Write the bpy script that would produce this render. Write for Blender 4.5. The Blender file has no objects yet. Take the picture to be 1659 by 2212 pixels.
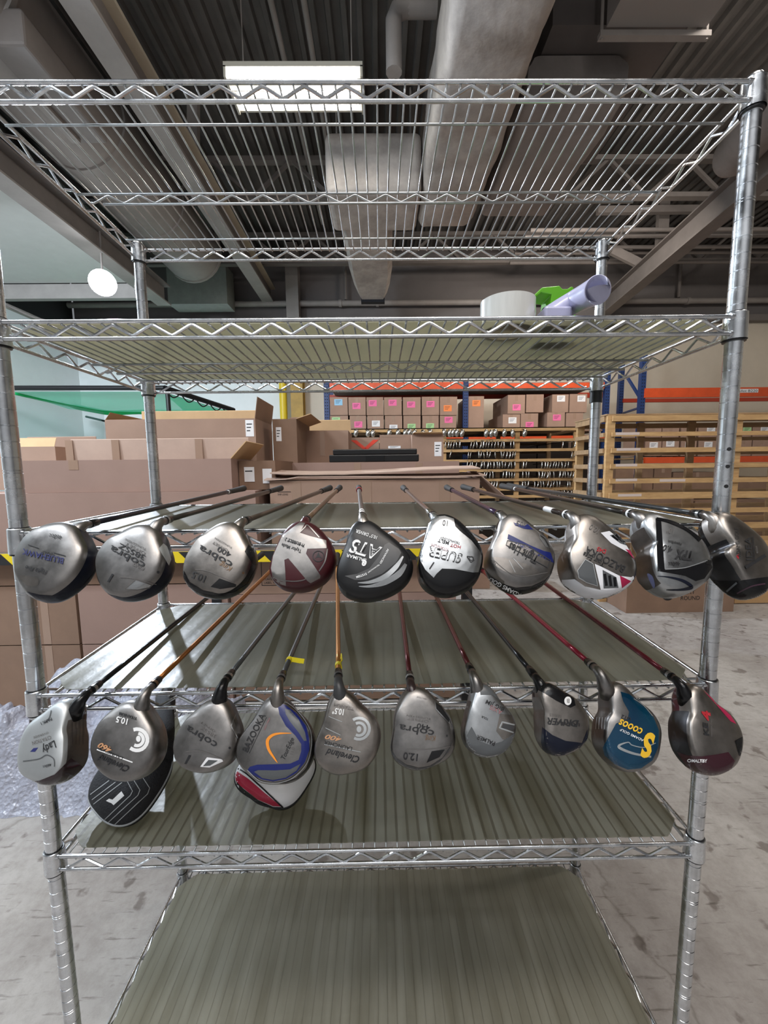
import bpy, bmesh, math, random
import numpy as np
from mathutils import Vector, Matrix
from mathutils.bvhtree import BVHTree
random.seed(7)
S = bpy.context.scene
COL = S.collection
pi = math.pi

# ------------------------------------------------------------------ camera
CAMP = Vector((0.0127, -0.6756, 1.30))
F, CX, CY = 873.2, 829.5, 1106.0
PIT, YAW, ROL = 0.1070, 0.0101, 0.0111
_r0 = Vector((math.cos(YAW), -math.sin(YAW), 0))
FWD = Vector((math.sin(YAW)*math.cos(PIT), math.cos(YAW)*math.cos(PIT), -math.sin(PIT)))
_u0 = Vector((math.sin(YAW)*math.sin(PIT), math.cos(YAW)*math.sin(PIT), math.cos(PIT)))
RIGHT = _r0*math.cos(ROL) - _u0*math.sin(ROL)
UP = _r0*math.sin(ROL) + _u0*math.cos(ROL)
cam = bpy.data.cameras.new('camera'); camo = bpy.data.objects.new('camera', cam); COL.objects.link(camo)
cam.sensor_fit = 'AUTO'; cam.sensor_width = 36; cam.lens = 36*F/2212; cam.clip_start = .02; cam.clip_end = 60
M = Matrix.Identity(4)
for i, v in enumerate((RIGHT, UP, -FWD)):
    for j in range(3): M[j][i] = v[j]
M.translation = CAMP
camo.matrix_world = M
S.camera = camo
S.view_settings.view_transform = 'Standard'; S.view_settings.look = 'None'
S.view_settings.exposure = 0.0; S.view_settings.gamma = 1; S.view_settings.use_curve_mapping = False
S.cycles.use_denoising = True; S.cycles.max_bounces = 7; S.cycles.transparent_max_bounces = 12
S.cycles.sample_clamp_indirect = 4.0

# ------------------------------------------------------------------ light
W = bpy.data.worlds.new('world'); S.world = W; W.use_nodes = True
W.node_tree.nodes['Background'].inputs[0].default_value = (.80, .84, .9, 1)
W.node_tree.nodes['Background'].inputs[1].default_value = .25

def area(name, loc, target, size, power, color, sy=None):
    l = bpy.data.lights.new(name, 'AREA'); o = bpy.data.objects.new(name, l); COL.objects.link(o)
    l.shape = 'RECTANGLE'; l.size = size; l.size_y = sy or size; l.energy = power; l.color = color
    o.location = loc
    o.rotation_euler = (Vector(target)-Vector(loc)).to_track_quat('-Z', 'Y').to_euler()
    return o
def _ray(px, py): return RIGHT*((px-CX)/F) + UP*((CY-py)/F) + FWD
LAMP = CAMP + _ray(222, 611)*(5.22/_ray(222, 611).y)
# ceiling tube rows of the hall; back, side and rear are added fill
area('tube_row_light_over', (0.3, -1.3, 4.65), (0.0, 0.8, 0.8), 2.4, 88, (1, .93, .86), .5)
area('tube_row_light_left', (-2.6, -.6, 4.5), (-.6, 1.4, .6), 1.6, 105, (.84, .92, 1), .5)
area('tube_row_light_right', (3.4, 1.0, 4.9), (3.0, 6.5, 1.6), 1.6, 150, (1, .92, .83), .5)
area('added_fill_back', (2.6, 4.9, 4.45), (3.2, 7.6, 2.2), 1.6, 75, (1, .9, .8), .4)  # added lamp, fills the boxes and wall at the back
area('added_fill_side', (-4.4, .2, 3.7), (-4.5, 7.6, 2.2), 1.2, 320, (.80, .91, 1), .5)  # added lamp to brighten the left wall
area('added_fill_rear', (0, -2.6, 4.7), (0, -4.4, 1.6), 3.0, 90, (.92, .96, 1), .5)  # added to light the wall that the chrome posts mirror
sp = bpy.data.lights.new('work_lamp_light', 'SPOT'); spo = bpy.data.objects.new('work_lamp_light', sp); COL.objects.link(spo)
sp.energy = 900; sp.color = (.78, .87, 1); sp.spot_size = 1.9; sp.spot_blend = .5; sp.shadow_soft_size = .05
spo.location = LAMP + Vector((.10, -.14, -.06))
spo.rotation_euler = (Vector((-.2, 0, .8))-LAMP).to_track_quat('-Z', 'Y').to_euler()

# ------------------------------------------------------------------ picture-to-place helpers
def ray(px, py):
    return (RIGHT*((px-CX)/F) + UP*((CY-py)/F) + FWD)
def at(px, py, Y):
    d = ray(px, py); return CAMP + d*((Y-CAMP.y)/d.y)
def atZ(px, py, Z):
    d = ray(px, py); return CAMP + d*((Z-CAMP.z)/d.z)
def pix(p):
    q = Vector(p)-CAMP; d = q.dot(FWD); return (CX+F*q.dot(RIGHT)/d, CY-F*q.dot(UP)/d)

# ------------------------------------------------------------------ materials
MATS = {}
def mat(name, col, rough=.6, metal=0., var=.0, vscale=8., bump=0., bscale=40., stretch=(1,1,1), col2=None,
        emit=None, estr=0., coat=0., rvar=0., trans=0., alpha=1., spec=.5):
    if name in MATS: return MATS[name]
    m = bpy.data.materials.new(name); MATS[name] = m; m.use_nodes = True
    nt = m.node_tree; b = nt.nodes['Principled BSDF']
    c = (*col, 1)
    b.inputs['Base Color'].default_value = c; b.inputs['Roughness'].default_value = rough
    b.inputs['Metallic'].default_value = metal; b.inputs['Coat Weight'].default_value = coat
    b.inputs['Specular IOR Level'].default_value = spec
    b.inputs['Transmission Weight'].default_value = trans; b.inputs['Alpha'].default_value = alpha
    if emit: b.inputs['Emission Color'].default_value = (*emit, 1); b.inputs['Emission Strength'].default_value = estr
    m.diffuse_color = c
    if var or bump or rvar:
        tc = nt.nodes.new('ShaderNodeTexCoord'); mp = nt.nodes.new('ShaderNodeMapping')
        nt.links.new(tc.outputs['Object'], mp.inputs[0]); mp.inputs['Scale'].default_value = stretch
        n = nt.nodes.new('ShaderNodeTexNoise'); n.inputs['Scale'].default_value = vscale; n.inputs['Detail'].default_value = 8
        n.inputs['Roughness'].default_value = .65
        nt.links.new(mp.outputs[0], n.inputs['Vector'])
        if var:
            r = nt.nodes.new('ShaderNodeValToRGB'); k2 = col2 or tuple(x*(1-var) for x in col)
            r.color_ramp.elements[0].position = .35; r.color_ramp.elements[1].position = .65
            r.color_ramp.elements[0].color = (*k2, 1); r.color_ramp.elements[1].color = c
            nt.links.new(n.outputs['Fac'], r.inputs[0]); nt.links.new(r.outputs[0], b.inputs['Base Color'])
        if rvar:
            mr = nt.nodes.new('ShaderNodeMapRange'); mr.inputs[1].default_value = .3; mr.inputs[2].default_value = .7
            mr.inputs[3].default_value = max(0, rough-rvar); mr.inputs[4].default_value = min(1, rough+rvar)
            nt.links.new(n.outputs['Fac'], mr.inputs[0]); nt.links.new(mr.outputs[0], b.inputs['Roughness'])
        if bump:
            n2 = nt.nodes.new('ShaderNodeTexNoise'); n2.inputs['Scale'].default_value = bscale; n2.inputs['Detail'].default_value = 5
            nt.links.new(mp.outputs[0], n2.inputs['Vector'])
            bp = nt.nodes.new('ShaderNodeBump'); bp.inputs['Strength'].default_value = bump; bp.inputs['Distance'].default_value = .01
            nt.links.new(n2.outputs['Fac'], bp.inputs['Height']); nt.links.new(bp.outputs[0], b.inputs['Normal'])
    return m

CHROME = mat('zinc_chrome', (.80, .82, .85), .24, 1., var=.30, vscale=30, rvar=.10)
WIRE = mat('zinc_wire', (.62, .64, .65), .30, 1., var=.3, vscale=40)
BLACKP = mat('black_plastic', (.012, .012, .014), .35)
RUBBER = mat('grip_rubber', (.022, .021, .021), .7, bump=.3, bscale=300)
CARD = mat('cardboard', (.36, .235, .175), .85, var=.14, vscale=3, bump=.05, bscale=30)
CARD2 = mat('cardboard_pinkish', (.33, .215, .175), .85, var=.1, vscale=2.5, bump=.05, bscale=25)
CARD3 = mat('cardboard_dark', (.25, .155, .105), .85, var=.15, vscale=4)
CARDIN = mat('cardboard_inside', (.60, .40, .22), .85, var=.12, vscale=5)
CARDLT = mat('cardboard_pale_flap', (.50, .36, .29), .7, var=.12, vscale=5)
TAPEM = mat('packing_tape', (.33, .22, .16), .22, coat=.3)
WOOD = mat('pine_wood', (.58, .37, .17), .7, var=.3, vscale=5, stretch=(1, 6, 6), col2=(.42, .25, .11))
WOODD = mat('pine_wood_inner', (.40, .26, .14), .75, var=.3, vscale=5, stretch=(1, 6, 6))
ORANGE = mat('orange_steel', (.66, .085, .022), .4, var=.15)
BLUE = mat('blue_steel', (.012, .035, .13), .45)
DKHOLE = mat('dark_hole', (.005, .006, .01), .9)
PAPER = mat('white_paper', (.78, .78, .80), .7)
INK = mat('black_ink', (.012, .012, .014), .6)
GRAYST = mat('gray_painted_steel', (.20, .18, .17), .7, var=.2, vscale=3)
PALEST = mat('pale_painted_steel', (.31, .285, .27), .65, var=.18, vscale=3)
CREAMST = mat('cream_painted_steel', (.62, .56, .44), .6, var=.1, vscale=4)
WRAP = mat('duct_wrap', (.44, .40, .37), .75, var=.38, vscale=3.5, bump=1.0, bscale=7)
DKDUCT = mat('dark_duct_metal', (.12, .108, .105), .6, var=.2, vscale=3)

def floor_mat():
    m = bpy.data.materials.new('concrete_floor'); m.use_nodes = True; nt = m.node_tree; N = nt.nodes; L = nt.links
    b = N['Principled BSDF']; tc = N.new('ShaderNodeTexCoord')
    def noise(sc, det=8, st=(1, 1, 1), ro=.6, rot=0):
        mp = N.new('ShaderNodeMapping'); mp.inputs['Scale'].default_value = st; mp.inputs['Rotation'].default_value = (0, 0, rot)
        L.new(tc.outputs['Object'], mp.inputs[0])
        n = N.new('ShaderNodeTexNoise'); n.inputs['Scale'].default_value = sc; n.inputs['Detail'].default_value = det
        n.inputs['Roughness'].default_value = ro; L.new(mp.outputs[0], n.inputs['Vector']); return n
    def ramp(src, a, bb, ca, cb):
        r = N.new('ShaderNodeValToRGB'); r.color_ramp.elements[0].position = a; r.color_ramp.elements[1].position = bb
        r.color_ramp.elements[0].color = (*ca, 1); r.color_ramp.elements[1].color = (*cb, 1); L.new(src, r.inputs[0]); return r
    def mul(a, c, f=1.):
        x = N.new('ShaderNodeMix'); x.data_type = 'RGBA'; x.blend_type = 'MULTIPLY'; x.inputs[0].default_value = f
        L.new(a, x.inputs[6]); L.new(c, x.inputs[7]); return x
    base = ramp(noise(1.6, 10).outputs['Fac'], .35, .65, (.31, .285, .27), (.50, .48, .46))
    grain = ramp(noise(26, 9, ro=.75).outputs['Fac'], .34, .58, (.72, .70, .68), (1, 1, 1))
    spot = ramp(noise(11, 4, ro=.5).outputs['Fac'], .33, .385, (.42, .38, .36), (1, 1, 1))
    scr = ramp(noise(9, 6, (1, 9, 1), rot=.7).outputs['Fac'], .32, .40, (.5, .48, .46), (1, 1, 1))
    v = N.new('ShaderNodeTexVoronoi'); v.feature = 'DISTANCE_TO_EDGE'; v.inputs['Scale'].default_value = .9
    mp = N.new('ShaderNodeMapping'); nn = noise(2.5, 6)
    ad = N.new('ShaderNodeMix'); ad.data_type = 'RGBA'; ad.inputs[0].default_value = .25
    L.new(tc.outputs['Object'], ad.inputs[6]); L.new(nn.outputs['Color'], ad.inputs[7]); L.new(ad.outputs[2], v.inputs['Vector'])
    crk = ramp(v.outputs['Distance'], .0, .006, (.55, .53, .5), (1, 1, 1))
    c = mul(mul(mul(mul(base.outputs[0], grain.outputs[0], .7).outputs[2], spot.outputs[0], .8).outputs[2], scr.outputs[0], .8).outputs[2], crk.outputs[0], .7)
    L.new(c.outputs[2], b.inputs['Base Color']); b.inputs['Roughness'].default_value = .62
    bp = N.new('ShaderNodeBump'); bp.inputs['Strength'].default_value = .25; bp.inputs['Distance'].default_value = .004
    L.new(noise(30, 8).outputs['Fac'], bp.inputs['Height']); L.new(bp.outputs[0], b.inputs['Normal'])
    return m

def liner_mat(k=2):
    m = bpy.data.materials.new('translucent_shelf_liner'); m.use_nodes = True; nt = m.node_tree; N = nt.nodes; L = nt.links
    b = N['Principled BSDF']; out = N['Material Output']; tc = N.new('ShaderNodeTexCoord')
    n = N.new('ShaderNodeTexNoise'); n.inputs['Scale'].default_value = 6; n.inputs['Detail'].default_value = 8
    mp = N.new('ShaderNodeMapping'); mp.inputs['Scale'].default_value = (5, .6, 1); L.new(tc.outputs['Object'], mp.inputs[0]); L.new(mp.outputs[0], n.inputs['Vector'])
    r = N.new('ShaderNodeValToRGB'); r.color_ramp.elements[0].position = .32; r.color_ramp.elements[1].position = .68
    g = 1.45 if k == 5 else 1.
    r.color_ramp.elements[0].color = (.185*g, .178*g, .145*g, 1); r.color_ramp.elements[1].color = (.29*g, .287*g, .25*g, 1)
    L.new(n.outputs['Fac'], r.inputs[0])
    sx = N.new('ShaderNodeSeparateXYZ'); L.new(tc.outputs['Object'], sx.inputs[0])   # dark lines along the wires: shading of the ridges put into the colour
    def mth(op, a, b_=0.):
        q = N.new('ShaderNodeMath'); q.operation = op
        for i, v in enumerate((a, b_)):
            if isinstance(v, (int, float)): q.inputs[i].default_value = v
            else: L.new(v, q.inputs[i])
        return q.outputs[0]
    n5 = N.new('ShaderNodeTexNoise'); n5.inputs['Scale'].default_value = 7; n5.inputs['Detail'].default_value = 6; L.new(tc.outputs['Object'], n5.inputs['Vector'])
    f = mth('FRACT', mth('ADD', mth('MULTIPLY', mth('ADD', sx.outputs[0], HX-.0245), 1/.0208), .5))
    d = mth('ABSOLUTE', mth('SUBTRACT', f, .5)); wd = {2: .02, 3: .09, 4: .15, 5: .07}.get(k, .0)
    on = mth('LESS_THAN', d, mth('MULTIPLY', n5.outputs['Fac'], wd*1.6)); on = mth('MULTIPLY', on, {3: .22, 4: .85, 5: .40}.get(k, .12))
    mxx = N.new('ShaderNodeMix'); mxx.data_type = 'RGBA'; L.new(on, mxx.inputs[0]); L.new(r.outputs[0], mxx.inputs[6]); mxx.inputs[7].default_value = (.10, .09, .075, 1)
    L.new(mxx.outputs[2], b.inputs['Base Color'])
    b.inputs['Roughness'].default_value = .33; b.inputs['Specular IOR Level'].default_value = .55
    n3 = N.new('ShaderNodeTexNoise'); n3.inputs['Scale'].default_value = 55; n3.inputs['Detail'].default_value = 4; L.new(tc.outputs['Object'], n3.inputs['Vector'])
    bp = N.new('ShaderNodeBump'); bp.inputs['Strength'].default_value = .12; bp.inputs['Distance'].default_value = .004
    L.new(n3.outputs['Fac'], bp.inputs['Height']); L.new(bp.outputs[0], b.inputs['Normal'])
    tl = N.new('ShaderNodeBsdfTranslucent'); tl.inputs[0].default_value = (.62, .60, .45, 1)
    tp = N.new('ShaderNodeBsdfTransparent'); tp.inputs[0].default_value = (.8, .8, .72, 1)
    m1 = N.new('ShaderNodeMixShader'); m1.inputs[0].default_value = .42; m2 = N.new('ShaderNodeMixShader'); m2.inputs[0].default_value = .16
    L.new(b.outputs[0], m1.inputs[1]); L.new(tl.outputs[0], m1.inputs[2]); L.new(m1.outputs[0], m2.inputs[1]); L.new(tp.outputs[0], m2.inputs[2])
    L.new(m2.outputs[0], out.inputs[0]); return m

# ------------------------------------------------------------------ mesh helpers
ORG = {}
def tag(o, label=None, cat=None, group=None, kind=None):
    if label: o['label'] = label
    if cat: o['category'] = cat
    if group: o['group'] = group
    if kind: o['kind'] = kind
    return o
def empty(name, loc, label, cat, group=None):
    o = bpy.data.objects.new(name, None); COL.objects.link(o); o.location = loc; o.empty_display_size = .05
    ORG[o.name] = Vector(loc); return tag(o, label, cat, group)
class MB:
    def __init__(s): s.v = []; s.f = []; s.m = []
    def add(s, vs, fs, mi=0):
        k = len(s.v); s.v += [tuple(v) for v in vs]; s.f += [tuple(i+k for i in f) for f in fs]; s.m += [mi]*len(fs); return s
    def box(s, a, b, mi=0):
        x0, x1 = sorted((a[0], b[0])); y0, y1 = sorted((a[1], b[1])); z0, z1 = sorted((a[2], b[2]))
        vs = [(x0,y0,z0),(x1,y0,z0),(x1,y1,z0),(x0,y1,z0),(x0,y0,z1),(x1,y0,z1),(x1,y1,z1),(x0,y1,z1)]
        return s.add(vs, [(0,3,2,1),(4,5,6,7),(0,1,5,4),(1,2,6,5),(2,3,7,6),(3,0,4,7)], mi)
    def bar(s, p, q, w, h, mi=0, up=(0,0,1)):
        p = Vector(p); q = Vector(q); d = (q-p).normalized(); u = Vector(up)
        if abs(d.dot(u)) > .98: u = Vector((1,0,0))
        r = d.cross(u).normalized()*w/2; t = r.cross(d).normalized()*h/2
        vs = [p-r-t, p+r-t, p+r+t, p-r+t, q-r-t, q+r-t, q+r+t, q-r+t]
        return s.add(vs, [(0,1,2,3),(7,6,5,4),(0,4,5,1),(1,5,6,2),(2,6,7,3),(3,7,4,0)], mi)
    def cyl(s, p, q, r, r2=None, n=12, caps=True, mi=0):
        return s.tube([p, q], [r, r if r2 is None else r2], n, caps, mi)
    def tube(s, pts, r, n=8, caps=True, mi=0, closed=False):
        pts = [Vector(p) for p in pts]; N = len(pts)
        rr = r if isinstance(r, (list, tuple)) else [r]*N
        vs = []; u = None
        for i, p in enumerate(pts):
            if closed: d = pts[(i+1) % N]-pts[i-1]
            else: d = pts[min(i+1, N-1)]-pts[max(i-1, 0)]
            if d.length < 1e-9: d = Vector((0,0,1))
            d.normalize()
            if u is None: u = d.orthogonal().normalized()
            u = (u-d*u.dot(d)).normalized(); w = d.cross(u)
            for k in range(n):
                a = 2*pi*k/n; vs.append(p+(u*math.cos(a)+w*math.sin(a))*rr[i])
        fs = []
        for i in range(N if closed else N-1):
            j = (i+1) % N
            for k in range(n): fs.append((i*n+k, i*n+(k+1) % n, j*n+(k+1) % n, j*n+k))
        if caps and not closed:
            fs.append(tuple(reversed(range(n)))); fs.append(tuple(range((N-1)*n, N*n)))
        return s.add(vs, fs, mi)
    def prism(s, poly, z0, z1, mi=0):
        n = len(poly); vs = [(x, y, z0) for x, y in poly]+[(x, y, z1) for x, y in poly]
        return s.add(vs, [tuple(reversed(range(n))), tuple(range(n, 2*n))]+[(i, (i+1) % n, n+(i+1) % n, n+i) for i in range(n)], mi)
    def build(s, name, mats, parent=None, smooth=None, origin=None, bevel=0):
        me = bpy.data.meshes.new(name); v = np.array(s.v, float).reshape(-1, 3)
        if parent is not None: o0 = ORG[parent.name]
        elif origin is not None: o0 = Vector(origin)
        else:
            a, b = v.min(0), v.max(0); o0 = Vector(((a[0]+b[0])/2, (a[1]+b[1])/2, a[2]))
        v = v-np.array(o0)
        me.from_pydata([tuple(x) for x in v], [], s.f)
        if not isinstance(mats, (list, tuple)): mats = [mats]
        for m in mats: me.materials.append(m)
        if len(mats) > 1:
            me.polygons.foreach_set('material_index', s.m)
        o = bpy.data.objects.new(name, me); COL.objects.link(o)
        ORG[o.name] = o0
        if parent is not None: o.parent = parent
        else: o.location = o0
        if smooth:
            for p in me.polygons: p.use_smooth = True
            if smooth is not True: me.set_sharp_from_angle(angle=smooth)
        if bevel:
            bv = o.modifiers.new('bevel', 'BEVEL'); bv.width = bevel; bv.segments = 2; bv.limit_method = 'ANGLE'
        me.update(); return o

# ------------------------------------------------------------------ the setting
Y_BACK, X_L, X_R, Y_F, Z_C = 7.9, -6.1, 8.4, -4.5, 5.65
tag(MB().box((X_L, Y_F, -.1), (X_R, Y_BACK, 0)).build('floor', floor_mat()), 'worn grey concrete warehouse floor', 'floor', kind='structure')
m = MB()  # corrugated roof deck, ribs along Y
x = X_L-.2; prof = []
while x < X_R+.2:
    prof += [(x, Z_C), (x+.045, Z_C), (x+.06, Z_C+.055), (x+.135, Z_C+.055)]; x += .15
vs = [(a, Y_F-.1, b) for a, b in prof]+[(a, Y_BACK+.1, b) for a, b in prof]; n = len(prof)
m.add(vs, [(i, i+1, n+i+1, n+i) for i in range(n-1)]); m.box((X_L-.2, Y_F-.1, Z_C+.1), (X_R+.2, Y_BACK+.1, Z_C+.2))
tag(m.build('ceiling', mat('roof_deck', (.115, .108, .102), .7, var=.3, vscale=3)), 'dark corrugated steel roof deck', 'ceiling', kind='structure')
WL = mat('wall_white_cool_lit', (.80, .83, .84), .8, var=.04, vscale=4, bump=.05)  # cool light on the left is put into this blue-white colour
WC = mat('wall_cream', (.64, .57, .47), .8, var=.05, vscale=4, bump=.05)
WD = mat('wall_dark_gray', (.155, .142, .14), .85, var=.08, vscale=4)
zc = at(1630, 697, Y_BACK).z
xs = at(640, 860, Y_BACK).x
m = MB(); m.box((X_L, Y_BACK, 0), (xs, Y_BACK+.15, zc), 0); m.box((xs, Y_BACK, 0), (X_R, Y_BACK+.15, zc), 1)
m.box((X_L, Y_BACK+.02, zc), (X_R, Y_BACK+.15, Z_C+.06), 2)
tag(m.build('wall_back', [WL, WC, WD]), 'back wall, cream below and dark grey above', 'wall', kind='structure')
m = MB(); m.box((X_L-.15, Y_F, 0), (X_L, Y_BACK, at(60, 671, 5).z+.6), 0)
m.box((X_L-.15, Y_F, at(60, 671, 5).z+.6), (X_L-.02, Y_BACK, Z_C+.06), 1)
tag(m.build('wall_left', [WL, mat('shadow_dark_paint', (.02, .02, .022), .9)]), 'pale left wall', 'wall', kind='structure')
tag(MB().box((X_R, Y_F, 0), (X_R+.15, Y_BACK, Z_C+.06)).build('wall_right', WC), 'cream right wall', 'wall', kind='structure')
tag(MB().box((X_L, Y_F-.15, 0), (X_R, Y_F, Z_C+.06)).build('wall_front', mat('wall_front_gray', (.45, .44, .43), .8)), 'wall behind the viewer', 'wall', kind='structure')

# ------------------------------------------------------------------ overhead steel, ducts, pipes
def ibeam(name, p, q, w, h, ms, label, cat='beam', t=.02, group=None):
    p = Vector(p); q = Vector(q); r = empty(name, p, label, cat, group)
    m = MB(); m.bar(p+Vector((0,0,t/2)), q+Vector((0,0,t/2)), w, t, 0); m.build('bottom_flange', ms[0], r)
    m = MB(); m.bar(p+Vector((0,0,h/2)), q+Vector((0,0,h/2)), t, h-2*t, 0); m.build('web', ms[1], r)
    m = MB(); m.bar(p+Vector((0,0,h-t/2)), q+Vector((0,0,h-t/2)), w, t, 0); m.build('top_flange', ms[2], r)
    return r
def zl(pa, pb, Zh, ya, yb):
    a, b = atZ(*pa, Zh), atZ(*pb, Zh); t = lambda y: a.lerp(b, (y-a.y)/(b.y-a.y))
    return t(ya), t(yb)
_p, _q = zl((160, 0), (603, 690), 4.6, -1, Y_BACK+.02)
ibeam('steel_beam', _p, _q, .22, .34, [PALEST, GRAYST, CREAMST], 'long cream edged steel beam running overhead left of the tube light', t=.035)  # cream top flange carries the tube light's brightness in its colour
ibeam('steel_beam', (-3.42, .5, 3.95), (-3.42, 6.2, 3.95), .22, .30, [PALEST, GRAYST, GRAYST], 'low brown grey beam along the white soffit, upper left')
_p, _q = zl((1659, 392), (1318, 672), 4.3, -1, Y_BACK+.02)
ibeam('steel_beam', _p, _q, .2, .34, [GRAYST, GRAYST, GRAYST], 'dark beam slanting down to the back wall on the right side')
for yy, lb in ((2.6, 'roof joist nearest overhead, crossing behind the tube light'), (5.4, 'middle roof joist crossing above the wrapped branch duct'), (7.2, 'farthest roof joist just before the back wall')):
    r = empty('roof_joist', (0, yy, 5.05), lb, 'roof joist')
    m = MB(); m.bar((X_L, yy, 5.54), (X_R, yy, 5.54), .10, .06); m.build('top_chord', GRAYST, r)
    m = MB(); m.bar((X_L, yy, 5.06), (X_R, yy, 5.06), .10, .06); m.build('bottom_chord', GRAYST, r)
    m = MB(); k = 0; x = X_L
    while x < X_R-.6:
        m.bar((x, yy, 5.06), (x+.55, yy, 5.54), .05, .04); m.bar((x+.55, yy, 5.54), (x+1.1, yy, 5.06), .05, .04); x += 1.1
    m.build('web_brace', GRAYST, r)
# steel column and brace at the back wall
c0 = at(632, 620, 7.7)
m = MB(); m.box((c0.x-.12, 7.62, zc-.2), (c0.x+.12, 7.86, Z_C)); tag(m.build('steel_column', PALEST), 'grey steel column at the back wall where the long beam ends', 'column')
# white soffit with edge
r = empty('soffit', (-4.8, 4.4, 3.75), 'white painted soffit panel in the upper left corner', 'soffit')
WHP = mat('soffit_white', (.60, .60, .58), .75, var=.05)
MB().box((X_L+.005, 1.0, 4.22), (-3.545, 6.0, 4.3)).build('panel', WHP, r)
m = MB(); m.box((X_L+.005, 6.02, 4.0), (-3.56, 6.12, 4.215)); m.build('front_fascia', PALEST, r)
m = MB(); m.box((X_L+.005, 3.55, 4.16), (-3.545, 3.75, 4.215)); m.build('cross_rib', PALEST, r)
# round duct left
def lathe_y(m, x, z, prof, n=28, mi=0):
    vs = []
    for y, rr in prof:
        for k in range(n):
            a = 2*pi*k/n; vs.append((x+rr*math.cos(a), y, z+rr*math.sin(a)))
    fs = [(i*n+k, i*n+(k+1) % n, (i+1)*n+(k+1) % n, (i+1)*n+k) for i in range(len(prof)-1) for k in range(n)]
    fs += [tuple(range(n)), tuple(range((len(prof)-1)*n, len(prof)*n))]
    m.add(vs, fs, mi)
r = empty('round_duct', (-3.0, 3.5, 4.4), 'big round painted duct running overhead on the left', 'duct')
m = MB(); pr = []; y = .2
while y < 6.4: pr += [(y, .46), (y+1.15, .46), (y+1.16, .475), (y+1.2, .475), (y+1.21, .46)]; y += 1.25
lathe_y(m, -3.0, 4.85, pr); m.build('pipe_body', PALEST, r, smooth=.6)
m = MB(); m.box((-2.78, 2.6, 4.36), (-2.5, 3.5, 4.6)); m.build('access_hatch', GRAYST, r, bevel=.02)
MB().box((-2.80, 2.95, 4.33), (-2.72, 3.45, 4.40)).build('hatch_handle', PALEST, r)
# wrapped ducts
def wrapduct(name, x0, x1, y0, y1, z0, z1, label, sag=.02, mt=None):
    m = MB(); rr = .10; n = 6; prof = []
    for cx_, cz_, a0 in ((x1-rr, z0+rr, -pi/2), (x1-rr, z1-rr, 0), (x0+rr, z1-rr, pi/2), (x0+rr, z0+rr, pi)):
        for k in range(n): a = a0+pi/2*k/(n-1); prof.append((cx_+rr*math.cos(a), cz_+rr*math.sin(a)))
    ny = max(4, int((y1-y0)/.09)); P = len(prof); vs = []
    rnd = random.Random(sum(map(ord, label)) % 999)
    ph = [rnd.random()*6 for _ in range(6)]
    for j in range(ny+1):
        y = y0+(y1-y0)*j/ny; e = 1-.06*(j in (0, ny))
        for i, (a, b) in enumerate(prof):
            d = 1+sag*(math.sin(y*4+ph[0]+i*.5)+.6*math.sin(y*9+ph[1]-i*.9)+.5*math.sin(y*17+ph[2]+i*1.7))*.5
            cx_, cz_ = (x0+x1)/2, (z0+z1)/2
            vs.append((cx_+(a-cx_)*d*e, y, cz_+(b-cz_)*d*e))
    fs = [(j*P+i, j*P+(i+1) % P, (j+1)*P+(i+1) % P, (j+1)*P+i) for j in range(ny) for i in range(P)]
    fs += [tuple(range(P)), tuple(reversed(range(ny*P, ny*P+P)))]
    m.add(vs, fs); return tag(m.build(name, mt or WRAP, smooth=.9), label, 'duct')
_a, _b = atZ(952, 250, 4.3), atZ(1100, 250, 4.3)
wrapduct('insulated_duct', _a.x-.05, _b.x+.05, .2, 4.75, 4.30, 4.95, 'large cloth wrapped duct running overhead right of the tube light', .05)
# branch box and neck (one duct)
r = empty('branch_duct', (-.1, 4.5, 4.3), 'brightly lit wrapped branch duct with a tapered outlet beside the large duct', 'duct')
_c = atZ(703, 415, 4.30); m = MB(); m.box((_c.x, 4.08, 4.30), (_a.x-.06, 4.85, 4.92)); o = m.build('branch_box', WRAP, r, smooth=.6); bm_ = o.modifiers.new('b', 'BEVEL'); bm_.width = .07; bm_.segments = 4
m = MB(); vs = []
for y, w0, w1, z0, z1 in ((4.80, -.55, .12, 4.32, 4.86), (5.4, -.53, .13, 4.30, 4.86), (6.0, -.52, .15, 4.30, 4.84), (6.5, -.47, .12, 4.26, 4.80), (6.72, -.42, .08, 4.22, 4.74)):
    w0 += .10; w1 += .10
    vs += [(w0+.07, y, z0), (w1-.07, y, z0), (w1, y, z0+.12), (w1, y, z1), (w0, y, z1), (w0, y, z0+.12)]
m.add(vs, [(j*6+i, j*6+(i+1) % 6, (j+1)*6+(i+1) % 6, (j+1)*6+i) for j in range(4) for i in range(6)]+[(0,1,2,3,4,5), tuple(range(29, 23, -1))])
m.build('outlet_neck', WRAP, r, smooth=.5)
for xx in (_c.x+.1, _a.x-.15): MB().cyl((xx, 4.5, 4.88), (xx, 4.5, Z_C+.03), .012, n=6).build('hanging_rod', PALEST, r)
MB().box((-.27, 6.70, 4.18), (.14, 6.80, 4.25)).build('outlet_grille', DKHOLE, r)
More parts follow.
